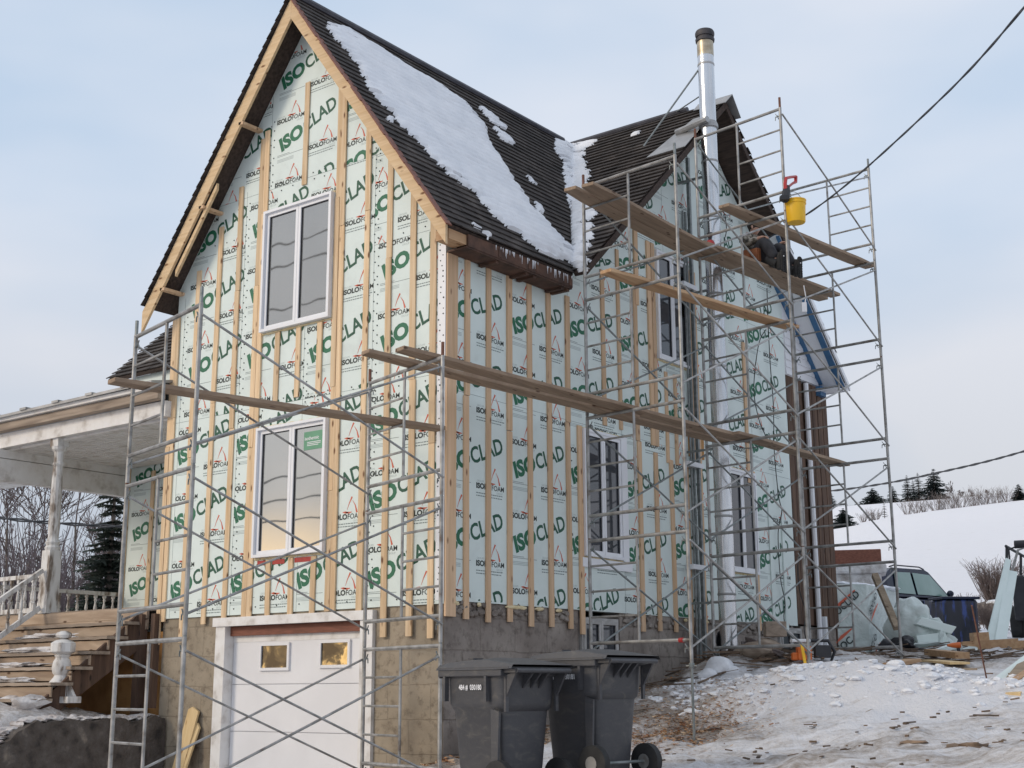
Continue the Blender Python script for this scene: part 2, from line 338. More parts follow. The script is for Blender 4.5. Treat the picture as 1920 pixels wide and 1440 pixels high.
# ------------------------------------------------------------------ terrain
CP = [(9.85,-11.5,.15),(6,-11,.1),(13,-8,.35),(4.5,-8,.25),(17,-12,.3),(2.64,-2.3,.92),(3.15,-1.4,1.0),(3.6,-3.2,.9),(4.6,-4.5,.72),
 (2.12,1.79,1.22),(.3,.35,1.15),(.1,4.1,1.86),(.1,2.6,1.62),(.8,4.6,2.12),(2.27,4.44,2.04),(2.3,7.4,2.17),(1.3,3.2,1.62),(2.9,3.2,1.62),
 (.2,8,2.25),(.2,10.4,2.35),(4.2,4.6,1.86),(5,2,1.42),(8,2,1.42),(6.5,-3,1.0),(9,-5,.8),(8,8,2.15),(5,9,2.28),(0,12,2.45),(0,15,2.65),(4,14,2.55),(10,14,2.5),
 (-2,20,2.85),(5,22,2.95),(12,20,3.0),(0,30,3.4),(14,30,3.7),(20,0,1.5),(25,15,2.9),(-.6,-.7,.75),(-1.2,-.6,.25),(-3,-1,0),(-4.5,-1,0),(-2,-4,0),(0,-6,.1),
 (-4,-7,0),(.9,-2,.65),(1.6,-4.5,.4),(1,-8,.1),(.5,-.6,1.0),(-10,20,2.6),(-5,12,2.0),(25,-10,1.0),(-6,-14,0),(0,-16,0)]
CPn = np.array(CP)
def _tps(r): return np.where(r > 1e-9, r*r*np.log(np.maximum(r, 1e-9)), 0)
_n = len(CPn); _K = _tps(np.hypot(CPn[:,0:1]-CPn[:,0], CPn[:,1:2]-CPn[:,1])) + np.eye(_n)*.02
_P = np.c_[np.ones(_n), CPn[:, :2]]
_A = np.block([[_K, _P],[_P.T, np.zeros((3,3))]])
_w = np.linalg.solve(_A, np.r_[CPn[:,2], 0,0,0])
def local_h(x, y):
    x = np.asarray(x, float); y = np.asarray(y, float)
    xc = np.clip(x, -12, 28); yc = np.clip(y, -16, 32)
    s = _w[_n]+_w[_n+1]*xc+_w[_n+2]*yc
    for i in range(_n): s = s+_w[i]*_tps(np.hypot(xc-CPn[i,0], yc-CPn[i,1]))
    # raised yard behind the retaining wall
    left = 1/(1+np.exp(np.clip((x+4.92)/.06, -50, 50)))
    yard = 1.42+.0*x+.30*np.exp(-((x+6.6)**2/1.6+(y+1.6)**2/.8))+.9*np.clip((-x-9)/30, 0, 1)+np.clip((y-3)/20, 0, 1)*.8
    yard = yard-.25*np.clip((-y-2.0)/1.2, 0, 1)
    return s*(1-left)+yard*left
def far_h(x, y):
    dx = x-CAM.x; dy = y-CAM.y; d = np.hypot(dx, dy)
    fx = dx*_F.x+dy*_F.y; rx = dx*_Rt.x+dy*_Rt.y
    a = np.degrees(np.arctan2(rx, fx))
    t = np.clip((a-2)/9, 0, 1); t = t*t*(3-2*t)
    back = np.clip((130-np.abs(a))/40, 0, 1)
    a2 = np.clip(a, 8, 60)
    th = np.interp(a2, [8,13.26,16.48,20.83,40], [.104,.1146,.1231,.1294,.15]); tc = np.interp(a2, [8,13.3,15.94,20.85,40], [.128,.1302,.1316,.135,.15])
    right = np.where(d < 60, 1.8+(d-28)*.10+1.3, 0)
    z60 = 1.8+60*.062
    zh = 1.8+220*th; zc = 1.8+400*tc
    right = np.interp(d, [0, 28, 60], [2.5, 3.2, 5.5])
    right = np.where(d > 60, 5.5+(zh-5.5)*np.clip((d-60)/160, 0, 1), right)
    right = np.where(d > 220, zh+(zc-zh)*np.clip((d-220)/180, 0, 1), right)
    right = np.where(d > 400, zc-(d-400)*.05, right)
    leftz = 2.4+np.clip(d-40, 0, 600)*.004
    leftz = np.where(a < -90, .3, leftz)
    return right*t*back+leftz*(1-t*back)
def gh(x, y):
    x = np.asarray(x, float); y = np.asarray(y, float)
    d = np.hypot(x-CAM.x, y-CAM.y); w = np.clip((d-30)/22, 0, 1); w = w*w*(3-2*w)
    rx = (x-CAM.x)*_Rt.x+(y-CAM.y)*_Rt.y; fx = (x-CAM.x)*_F.x+(y-CAM.y)*_F.y
    return local_h(x, y)*(1-w)+far_h(x, y)*w
def H(x, y): return float(gh(x, y))

def grid_axis(a, b, st):
    inner = np.arange(a, b+st/2, st); out = []; v = st; p = b
    while p < 700: v *= 1.052; p += v; out.append(p)
    o2 = []; v = st; p = a
    while p > -700: v *= 1.085; p -= v; o2.append(p)
    return np.array(o2[::-1]+list(inner)+out)
gx = grid_axis(-9, 11, .09); gy = grid_axis(-8, 18, .09)
X, Y = np.meshgrid(gx, gy, indexing='ij'); Z = gh(X, Y)
def vnoise(x, y, f, seed):
    r = np.random.RandomState(seed); n = 256; g = r.rand(n, n); xi = np.floor(x*f).astype(int); yi = np.floor(y*f).astype(int)
    u = x*f-xi; v = y*f-yi; u = u*u*(3-2*u); v = v*v*(3-2*v)
    a = g[xi % n, yi % n]; b_ = g[(xi+1) % n, yi % n]; c = g[xi % n, (yi+1) % n]; d = g[(xi+1) % n, (yi+1) % n]
    return (a*(1-u)+b_*u)*(1-v)+(c*(1-u)+d*u)*v-.5
near = np.clip(1-(np.hypot(X-CAM.x, Y-CAM.y)-26)/14, 0, 1)
drive = ((X > -4.9) & (X < .3) & (Y < 0)).astype(float)
amp = near*(1-.8*drive)
lump = vnoise(X, Y, 1.1, 1)*.16+vnoise(X, Y, 2.7, 2)*.09+np.abs(vnoise(X, Y, 5, 3))*.11+vnoise(X, Y, 9, 4)*.05
# cleared snow thrown up into a bank below the scaffold feet
bank = .30*np.exp(-(((X-2.6)*.9+(Y-3.6)*.45)**2/5+((Y-3.5)-(X-2.6)*.35)**2/.28))
_al = (X-CAM.x)*_F.x+(Y-CAM.y)*_F.y; _ac = (X-CAM.x)*_Rt.x+(Y-CAM.y)*_Rt.y
lump = lump+(vnoise(_al, _ac*.16, 2.6, 8)*.09+vnoise(_al, _ac*.2, 5.5, 9)*.05)*np.clip(1-np.abs(_al-12.5)/5, 0, 1)
Z = Z+(lump+bank)*amp
far = 1-near
Z = Z+far*(vnoise(X, Y, .03, 5)*.5+vnoise(X, Y, .11, 6)*.15)*np.clip((np.hypot(X-CAM.x, Y-CAM.y)-40)/40, 0, 1)
nx, ny = X.shape
me = bpy.data.meshes.new('ground')
vv = np.stack([X, Y, Z], -1).reshape(-1, 3); me.vertices.add(len(vv)); me.vertices.foreach_set('co', vv.ravel())
I = np.arange(nx*ny).reshape(nx, ny); q = np.stack([I[:-1,:-1], I[1:,:-1], I[1:,1:], I[:-1,1:]], -1).reshape(-1, 4)
me.loops.add(q.size); me.loops.foreach_set('vertex_index', q.ravel()); me.polygons.add(len(q))
me.polygons.foreach_set('loop_start', np.arange(0, q.size, 4)); me.polygons.foreach_set('loop_total', np.full(len(q), 4))
me.update(calc_edges=True); me.polygons.foreach_set('use_smooth', np.ones(len(q), bool))
dirt = .13+.42*np.exp(-((X-1.9)**2/.9+(Y-2.1)**2/1.0))+.55*np.exp(-((X-.4)**2/.5+(Y-2)**2/9))+.5*np.exp(-((X+.3)**2/.5+(Y+.6)**2/.8))
dirt += .34*np.exp(-((X-1.2)**2/2.5+(Y-6.3)**2/7))+.15*np.exp(-((X-3.0)**2/5+(Y-9)**2/9))
along = (X-CAM.x)*_F.x+(Y-CAM.y)*_F.y
dirt += .30*np.exp(-((along-11.9)**2/6))*(.55+.9*np.clip(vnoise(X,Y,.9,12)+.4,0,1))+.12*np.exp(-((along-19)**2/18))*(X > 2.5)
dirt += .3*((X < -4.7) & (Y < 2.5) & (X > -14))
dirt = dirt*near+(.04)*(1-near)
dirt -= .3*np.exp(-((X-3.2)**2/4+(Y-3.5)**2/1.3))
al = me.attributes.new('dirt', 'FLOAT', 'POINT'); al.data.foreach_set('value', np.clip(dirt, 0, 1).ravel())
me.materials.append(M['ground'])
og = bpy.data.objects.new('ground', me); COL.objects.link(og); tag(og, 'snow covered yard, driveway and fields', None, None, 'structure')

# ------------------------------------------------------------------ house
house = empty('house', (-2.45, 3, 0), 'two storey gabled house under renovation, wrapped in pale green foam boards with wooden strapping', 'house')
RX, RZ, EZ = -2.45, 10.92, 7.08       # front ridge line, eave height
SL = (RZ-EZ)/(.35-RX)                 # front wing roof slope
CRY, CRZ = 6.25, 10.98                # cross ridge
SC = (CRZ-7.12)/(CRY-2.16)
def rake_z(x): return RZ-.16-abs(x-RX)*SL       # underside of front roof
def crake_z(y): return CRZ-.17-abs(y-CRY)*SC

# walls (foam board skins)
b = MB(); xl = -4.95
b.prism([(xl,0,2.76),(0,0,2.76),(0,0,rake_z(0)),(RX,0,rake_z(RX)),(xl,0,rake_z(xl))], (0,.2,0)); wall_f = b.build('wall', M['foam'], house)
wall_f['label'] = 'street gable wall of green printed foam boards'
b = MB(); b.prism([(0,.2,2.80),(0,8.91,2.82),(0,8.91,crake_z(8.91)),(0,CRY,crake_z(CRY)),(0,2.45,crake_z(2.45)),(0,.2,EZ-.2)], (-.2,0,0)); wall_s = b.build('wall', M['foam'], house)
wall_s['label'] = 'long side wall with gable, green printed foam boards'
b = MB(); b.box(-9, -4.95, 2.3, 2.5, 2.76, 7.1); wall_w = b.build('wall', M['foam'], house); wall_w['label'] = 'recessed foam wall under the porch'
b = MB()
b.box(-4.9, -4.75, .2, 2.3, 2.76, rake_z(xl)); b.box(-9, -8.85, 2.5, 10.3, 1.5, 7.1); b.box(-8.85, -.2, 10.3, 10.45, 1.5, 7.05)
b.prism([(-9,2.5,7.1),(-9,10.3,7.1),(-9,CRY,crake_z(CRY))], (.15,0,0)); b.build('wall', M['foam'], house)
# old sheathing at the back corner
b = MB(); b.box(-.2, -.01, 8.91, 9.56, 2.85, 7.05); b.box(-.2, .03, 9.62, 10.42, 2.85, 7.02); b.box(-.2, -.06, 9.56, 9.62, 2.85, 7.05)
for y0 in (8.93, 9.12, 9.33, 9.63, 9.83, 10.04, 10.24): b.box(-.01 if y0 < 9.5 else .03, .004 if y0 < 9.5 else .046, y0, y0+.175, 2.86, 7.02)
b.box(-.2, .0, 10.42, 10.45, 1.8, 7.0)
o = b.build('wall', M['oldboard'], house); o['label'] = 'bare dark brown wall boards at the back corner'
b = MB(); b.prism([(0,8.91,7.05),(0,10.45,7.05),(0,10.25,7.12),(0,8.91,crake_z(8.91))], (-.2,0,0))
for i in range(7):
    z0 = 7.06+i*.13; y1 = min(10.45, CRY+(CRZ-.17-z0)/SC); b.prism([(.002,8.93,z0),(.03,8.93,z0),(.012,8.93,z0+.13),(.002,8.93,z0+.13)], (0, max(.05, y1-8.98), 0))
o = b.build('wall', M['pvc'], house); o['label'] = 'old white clapboards under the back eave'

# foundation
b = MB()
b.prism([(-4.95,.03,-.3),(-3.82,.03,-.3),(-3.82,.03,2.62),(-1.06,.03,2.62),(-1.06,.03,-.3),(-.03,.03,-.3),(-.03,.03,2.76),(-4.95,.03,2.76)], (0,.27,0))
o = b.build('foundation', M['block_front'], house, smooth=False); o['label'] = 'tan concrete block foundation around the garage door'
b = MB(); b.box(-9, -4.95, 2.33, 2.5, 1.2, 2.76); b.build('foundation', M['block_front'], house)
b = MB(); b.prism([(-.02,.04,.3),(-.02,10.45,.3),(-.02,10.45,2.82),(-.02,9.05,2.82),(-.02,9.05,2.25),(-.02,8.2,2.25),(-.02,8.2,2.82),(-.02,3.62,2.82),(-.02,3.62,2.1),(-.02,2.67,2.1),(-.02,2.67,2.80),(-.02,.04,2.80)], (-.28,0,0))
o = b.build('foundation', M['block_side'], house); o['label'] = 'brown grey concrete foundation along the side'
# rubble sill course of mortar and spray foam under the boards
b = MB()
for i in range(150):
    y = random.uniform(.15, 8.8)
    if 2.65 < y < 3.65: continue
    b.blob((-.005, y, random.uniform(2.66, 2.79)), random.uniform(.015,.035), random.uniform(.03,.10), random.uniform(.02,.05), .2, 1, i)
o = b.build('mortar_course', M['block_side'], house); o['kind'] = 'stuff'
b = MB()
for y, l in ((.2,.07),(.62,.04),(1.28,.16),(1.42,.12),(1.8,.1),(2.2,.06),(5.3,.05),(5.9,.05)):
    b.blob((.012, y, 2.775), .02, l, .025, .2, 2, int(y*10))
b.split_build('spray_foam', M['beadfoam'], house)

# corner nailing strip with screws
b = MB(); b.box(-.115, .006, -.006, 0, 2.8, 7.0); b.build('corner_strip', M['pvc'], house)
b = MB()
def screw(p, n, r=.011):
    n = Vector(n); b.lathe(Vector(p), [(-.002, r), (.004, r*.9), (.006, r*.3)], 6, n)
for i in range(64):
    z = 2.9+i*.066; screw((random.uniform(-.1,-.02), -.007, z), (0,-1,0), random.uniform(.007,.012))
for xs, z0, z1 in ((-1.13,5.5,8.6),(-3.55,2.9,8.4),(-4.76,5.5,7.0),(-3.12,8.45,9.4),(-2.33,5.45,6.3),(-1.13,2.9,5.3)):
    z = z0
    while z < z1:
        for s in (-.03, .03): screw((xs+s+random.uniform(-.01,.01), -.003, z+random.uniform(-.02,.02)+(.06 if s > 0 else 0)), (0,-1,0), .010)
        z += .125
for zr, x0, x1 in ((5.37,-3.1,-.2),(5.47,-3.1,-.2),(8.37,-3.1,-1.9),(8.47,-3.1,-1.9),(7.28,-1.1,-.2),(7.85,-4.2,-3.2),(2.84,-4.7,-.3)):
    x = x0
    while x < x1: screw((x+random.uniform(-.03,.03), -.003, zr+random.uniform(-.015,.015)), (0,-1,0), .010); x += .2
for yy in (2.52,3.78,5.02):
    z = 5.3
    for k in range(12): screw((.003, yy+random.uniform(-.02,.02), random.uniform(2.95, 5.2)), (1,0,0), .010)
b.build('screw', M['black'], house)['kind'] = 'stuff'
b = MB()   # board joints
for xs, z0, z1 in ((-1.17,2.76,8.5),(-2.37,2.76,6.4),(-3.59,2.76,8.5),(-4.80,2.76,7.2),(-3.14,8.42,9.8),(-1.84,8.42,9.3)): b.box(xs-.002, xs+.002, -.0015, .01, z0, z1)
for x0, x1, zr in ((-4.95,0,5.42),(-4.3,-.65,8.42),(-1.17,0,7.22)): b.box(x0, x1, -.0015, .01, zr-.002, zr+.002)
for yy, z0, z1 in ((1.24,2.8,6.9),(2.49,2.8,7.2),(3.75,2.8,8.4),(5.0,2.8,9.5),(6.33,2.8,10.5),(7.6,2.8,9.4)): b.box(-.01, .0015, yy-.002, yy+.002, z0, z1)
for zr in (5.24, 7.68): b.box(-.01, .0015, .2 if zr < 6 else 3.0, 8.9, zr-.002, zr+.002)
b.build('board_joint', M['greyd'], house)

# printed lettering on the foam -------------------------------------------------
def glyphs(txt, size, bold=0., wscale=1., shear=0.):
    cu = bpy.data.curves.new('t', 'FONT'); cu.body = txt; cu.size = size; cu.offset = bold; cu.shear = shear; cu.resolution_u = 3
    ob = bpy.data.objects.new('t', cu); COL.objects.link(ob); bpy.context.view_layer.update()
    me = bpy.data.meshes.new_from_object(ob); vs = [(v.co.x*wscale, v.co.y) for v in me.vertices]; fs = [tuple(p.vertices) for p in me.polygons]
    bpy.data.objects.remove(ob); bpy.data.curves.remove(cu); bpy.data.meshes.remove(me); return vs, fs
def width(g): return max(v[0] for v in g[0])
G_iso = glyphs('ISO', .268, .014, .98); wi = .455
def fit(g, w):
    m0 = min(v[0] for v in g[0]); k = w/(width(g)-m0); return ([((x-m0)*k, y) for x, y in g[0]], g[1])
G_iso = fit(G_iso, wi)
G_clad = fit(glyphs('CLAD', .268, .0065, 1), .635)
G_il = fit(glyphs('ISOLO', .088, .0042, 1), .285); wil = .285
G_fo = fit(glyphs('FOAM', .088, .0012, 1), .235)
G_gr = glyphs('GROUPE', .036, 0, 1.0); G_gp = glyphs('GROUP', .036, 0, 1.0)
G_w = glyphs('ISOCLAD', .22, .004, .9)
def xf(g, ox, oy, rot=0., px=0., py=0.):
    c, s = math.cos(rot), math.sin(rot)
    return [((x+px)*c-(y+py)*s+ox, (x+px)*s+(y+py)*c+oy) for x, y in g[0]], g[1]
def poly(pts): return pts, [tuple(range(len(pts)))]
def strip(pts, ws):   # tapered stroke in 2d
    L_, R_ = [], []
    for i, p in enumerate(pts):
        a = pts[max(i-1, 0)]; c = pts[min(i+1, len(pts)-1)]; d = Vector((c[0]-a[0], c[1]-a[1])).normalized()
        L_.append((p[0]-d.y*ws[i], p[1]+d.x*ws[i])); R_.append((p[0]+d.y*ws[i], p[1]-d.x*ws[i]))
    v = L_+R_; n = len(pts); return v, [(i, n+i, n+i+1, i+1) for i in range(n-1)]
def logo(u, v, lines):
    """group name with the three brush strokes above it; u,v = left end of the base line"""
    out = [('black', xf(G_il, u, v)), ('black', xf(G_fo, u, v, 0, wil+.008)), ('greyp', xf(G_gr, u+.01, v+.075)), ('greyp', xf(G_gp, u+.38, v-.04))]
    out.append(('red', strip([(u+.245,v+.085),(u+.30,v+.075),(u+.36,v+.08)], [.001,.012,.004])))
    out.append(('red', strip([(u+.20,v+.088),(u+.25,v+.082),(u+.30,v+.078)], [.001,.014,.008])))
    out.append(('red', strip([(u+.28,v+.11),(u+.315,v+.19),(u+.36,v+.265)], [.002,.006,.013])))
    out.append(('red', strip([(u+.37,v+.22),(u+.415,v+.16),(u+.445,v+.07)], [.002,.007,.014])))
    if lines:
        for k, (dz, w_) in enumerate(((-.062,.50),(-.095,.46))):
            x = u
            while x < u+w_:
                l = random.uniform(.015,.045); out.append(('greyd', poly([(x,v+dz),(x+l,v+dz),(x+l,v+dz+.012),(x,v+dz+.012)]))); x += l+.008
    return out
def tile(u, v):
    """one repeat of the board print; u,v = foot of the letter I"""
    out = [('green', xf(G_iso, u, v, R(19.5))), ('dkgreen', xf(G_clad, u, v, R(19.5), wi+.02))]
    out += logo(u-.105, v-.495, False)+logo(u+.52, v-.115, True)
    for dz, x0, x1, h in ((-.052,-.08,.16,.006),(-.07,-.08,.42,.006)): out.append(('greyd', poly([(u+x0,v+dz),(u+x1,v+dz),(u+x1,v+dz+h),(u+x0,v+dz+h)])))
    for dz in (-.118,-.135,-.152): out.append(('greyp', poly([(u-.08,v+dz),(u+.24,v+dz),(u+.24,v+dz+.009),(u-.08,v+dz+.009)])))
    return out
M['dkgreen'] = nmat('darkgreen_print', ((.012,.075,.045), (.02,.10,.06)), 3, rough=.6)
def lettering(name, columns, to3, clip, parent, normal):
    """columns: (u, v0, vmin, vmax, umin, umax)"""
    acc = {}
    for (u, v0, vmin, vmax, umin, umax) in columns:
        k0 = math.floor((vmin-v0)/.909)-1; k1 = math.ceil((vmax-v0)/.909)+1
        for k in range(k0, k1+1):
            for mk, (vs, fs) in tile(u, v0+k*.909):
                xs = [p[0] for p in vs]; ys = [p[1] for p in vs]
                if max(xs) < umin or min(xs) > umax or max(ys) < vmin or min(ys) > vmax: continue
                planes = [((umin,0),(-1,0)),((umax,0),(1,0)),((0,vmin),(0,-1)),((0,vmax),(0,1))]+([] if normal == (1,0,0) and umax < 2.6 else clip)
                need = []
                out = False
                for (p, n) in planes:
                    ds = [(x-p[0])*n[0]+(y-p[1])*n[1] for x, y in vs]
                    if min(ds) >= 0: out = True; break
                    if max(ds) > 0: need.append((p, n))
                if out: continue
                if need:
                    bm = bmesh.new(); bv = [bm.verts.new((x, y, 0)) for x, y in vs]
                    for f in fs:
                        try: bm.faces.new([bv[i] for i in f])
                        except ValueError: pass
                    for p, n in need:
                        bmesh.ops.bisect_plane(bm, geom=bm.verts[:]+bm.edges[:]+bm.faces[:], plane_co=(p[0],p[1],0), plane_no=(n[0],n[1],0), clear_outer=True)
                    bm.verts.index_update(); vs = [(v.co.x, v.co.y) for v in bm.verts]; fs = [tuple(v.index for v in f.verts) for f in bm.faces]; bm.free()
                acc.setdefault(mk, []).append((vs, fs))
    o = None
    mats = list(acc); mb = MB()
    off = {'greyp': .0008, 'greyd': .0011, 'red': .0020, 'black': .0014, 'green': .0017, 'dkgreen': .0017}
    for i, mk in enumerate(mats):
        for vs, fs in acc[mk]:
            P = [to3(x, y, off[mk]) for x, y in vs]
            F2 = []
            for f in fs:
                if len(f) < 3: continue
                n = (P[f[1]]-P[f[0]]).cross(P[f[2]]-P[f[0]]); F2.append(f if n.dot(Vector(normal)) >= 0 else f[::-1])
            mb.add(P, F2, i)
    o = mb.build(name, [M[k] for k in mats], parent); return o
dz = .02
rk = (math.sin(math.atan(SL)), math.cos(math.atan(SL)))
clipF = [((0, rake_z(0)-dz), (rk[0], rk[1])), ((xl, rake_z(xl)-dz), (-rk[0], rk[1]))]
colsF = []
for u, v in ((-1.13,2.985),(-2.335,3.035),(-3.55,3.033),(-4.76,3.01)): colsF.append((u, v, 2.76, 5.42, max(u-.04, xl), min(u+1.165, -.12)))
for u, v, a, c in ((-.98,5.832,-1.17,-.12),(-2.22,5.876,-2.37,-1.17),(-3.40,5.98,-3.59,-2.37),(-4.60,5.98,xl,-3.59)): colsF.append((u, v, 5.42, 8.42 if a < -1.2 else 7.22, a, c))
colsF.append((-1.3, 7.55, 7.22, 8.42, -1.17, -.1))
for u, v, a, c in ((-2.935,8.925,-3.14,-1.84),(-1.72,8.25,-1.84,-.6),(-4.15,8.83,-4.3,-3.14)): colsF.append((u, v, 8.42, 10.4, a, c))
lettering('printed_lettering', colsF, lambda x, y, o_: Vector((x, -o_, y)), clipF, wall_f, (0,-1,0))
ck = (math.sin(math.atan(SC)), math.cos(math.atan(SC)))
clipS = [((2.16, crake_z(2.16)-.02), (-ck[0], ck[1])), ((8.91, crake_z(8.91)-.02), (ck[0], ck[1]))]
colsS = []
for u, v in ((.06,4.25),(1.345,4.346),(2.57,4.42),(3.83,4.37),(5.08,4.53),(6.39,4.35),(7.68,4.58)): colsS.append((u, v, 2.82, 5.24, max(u-.10,.03), min(u+1.17, 8.9)))
for u, v in ((.06,6.07),(1.335,6.172),(2.55,6.38),(3.81,6.44),(5.08,6.50),(6.42,6.5),(7.62,6.43)): colsS.append((u, v, 5.24, 7.68 if u > 2.5 else 6.85, max(u-.09,.03), min(u+1.17, 8.9)))
for u, v in ((2.6,8.1),(3.72,8.47),(4.78,9.18),(6.2,9.42),(7.5,8.6)): colsS.append((u, v, 7.68, 10.8, u-.05, u+1.2))
lettering('printed_lettering', colsS, lambda x, y, o_: Vector((o_, x, y)), clipS, wall_s, (1,0,0))
lettering('printed_lettering', [(-8.75,3.35,2.78,6.2,-9,-7.55),(-7.5,3.3,2.78,6.2,-7.55,-6.3),(-6.25,3.4,2.78,6.2,-6.3,-4.97)], lambda x, y, o_: Vector((x, 2.3-o_, y)), [], wall_w, (0,-1,0))

# strapping -----------------------------------------------------------------
def batten_f(x, z0, z1, w=.085, mat='spruce', y=0.):
    b = MB(); zt = min(z1, rake_z(x-w/2)-.01, rake_z(x+w/2)-.01) if y == 0 else z1
    t = .020+random.uniform(0,.010); q = random.uniform(-.014,.014); w = w*random.uniform(.93,1.05)
    b.add([(x-w/2,y-t,z0),(x+w/2,y-t,z0),(x+w/2,y-.001,z0),(x-w/2,y-.001,z0),(x-w/2+q,y-t,zt),(x+w/2+q,y-t,zt),(x+w/2+q,y-.001,zt),(x-w/2+q,y-.001,zt)],
          [(0,3,2,1),(4,5,6,7),(0,1,5,4),(1,2,6,5),(2,3,7,6),(3,0,4,7)])
    return b.build('strapping_board', M[mat], house)
def runs(x, zs, w=.088):          # a line of boards butted end to end
    for z0, z1 in zip(zs[:-1], zs[1:]): batten_f(x+random.uniform(-.006,.006), z0+.002, z1-.002, w)
runs(-5.0, (2.42, 5.1, 6.98), .08); runs(-4.91, (2.72, 5.5, 7.0), .075)
runs(-4.53, (2.44, 4.9, 7.55)); runs(-4.09, (2.66, 5.6, 8.1)); runs(-3.69, (2.70, 5.2, 7.1, 8.6))
runs(-3.30, (2.71, 4.9, 7.1, 9.2), .085); runs(-3.205, (2.71, 5.5, 8.1, 9.3), .09)
for x in (-2.87, -2.47, -2.08): batten_f(x, 5.46, 6.38)
for x in (-2.87, -2.46, -2.08): batten_f(x, 2.73, 3.42)
batten_f(-2.455, 8.33, 9.79)
runs(-1.815, (2.74, 4.2, 5.5, 8.0, 9.9), .085); runs(-1.725, (2.74, 5.1, 7.6, 9.8), .08)
runs(-1.285, (2.73, 5.0, 7.7, 9.5)); runs(-.9, (2.41, 4.8, 7.0, 9.0)); runs(-.505, (2.41, 5.4, 8.6)); runs(-.18, (2.38, 4.6, 7.9))
def batten_s(y, z0, z1, w=.09, mat='spruce_plain'):
    b = MB(); t = .020+random.uniform(0,.010); q = random.uniform(-.014,.014); w = w*random.uniform(.93,1.05)
    b.add([(.001,y-w/2,z0),(t,y-w/2,z0),(t,y+w/2,z0),(.001,y+w/2,z0),(.001,y-w/2+q,z1),(t,y-w/2+q,z1),(t,y+w/2+q,z1),(.001,y+w/2+q,z1)],
          [(0,3,2,1),(4,5,6,7),(0,1,5,4),(1,2,6,5),(2,3,7,6),(3,0,4,7)])
    return b.build('strapping_board', M[mat], house)
for y, z0, z1, w in ((.1,2.62,5.55,.19),(.1,5.56,6.88,.19),(.385,2.6,5.2,.09),(.385,5.21,6.9,.09),(.79,2.58,6.9,.09),(1.205,2.6,4.9,.09),(1.205,4.91,6.9,.09),(1.63,2.56,6.9,.09),
    (2.05,2.57,6.9,.09),(2.455,2.56,5.2,.09),(2.455,5.21,6.92,.09),(2.715,2.5,5.2,.09),(3.32,5.3,7.5,.09),(3.72,5.3,7.9,.07),(4.16,2.58,5.2,.09),(4.15,5.21,7.55,.09),(4.2,7.2,8.33,.1),
    (4.55,5.2,8.25,.09),(4.65,5.2,8.25,.09),(4.6,2.6,5.1,.09),(5.03,2.6,5.05,.09),(5.46,2.58,5.0,.09),(5.86,2.6,5.3,.09),(5.72,5.0,8.1,.12),(5.85,5.0,8.1,.1),
    (5.2,5.0,6.35,.07),(4.95,5.0,6.35,.07)):
    batten_s(y, z0, z1, w)
for y, z0, z1 in ((7.55,2.7,5.2),(8.05,2.62,5.0),(8.5,2.7,4.6),(7.4,5.0,7.3)): batten_s(y, z0, z1, .085, 'spruce_plain' if y < 7.8 else 'foam')
for x, z0, z1 in ((-8.98,2.7,6.3),(-8.3,2.8,5.4),(-7.85,2.8,5.4),(-7.55,2.8,5.4),(-6.8,2.8,5.4),(-6.1,2.8,5.4),(-5.5,2.8,5.4)): batten_f(x, z0, z1, .085, y=2.3)
b = MB(); b.box(.002,.016,5.55,6.0,5.18,5.7); b.box(.002,.016,5.45,5.75,7.3,7.95); b.split_build('plywood_patch', M['osb'], house)
# red sill membrane scraps under the lower window
b = MB()
for x0, x1 in ((-3.1,-2.95),(-2.42,-2.1),(-2.82,-2.6)): b.box(x0,x1,-.004,-.002,3.36,3.42)
b.split_build('sealing_tape', M['redp'], house)

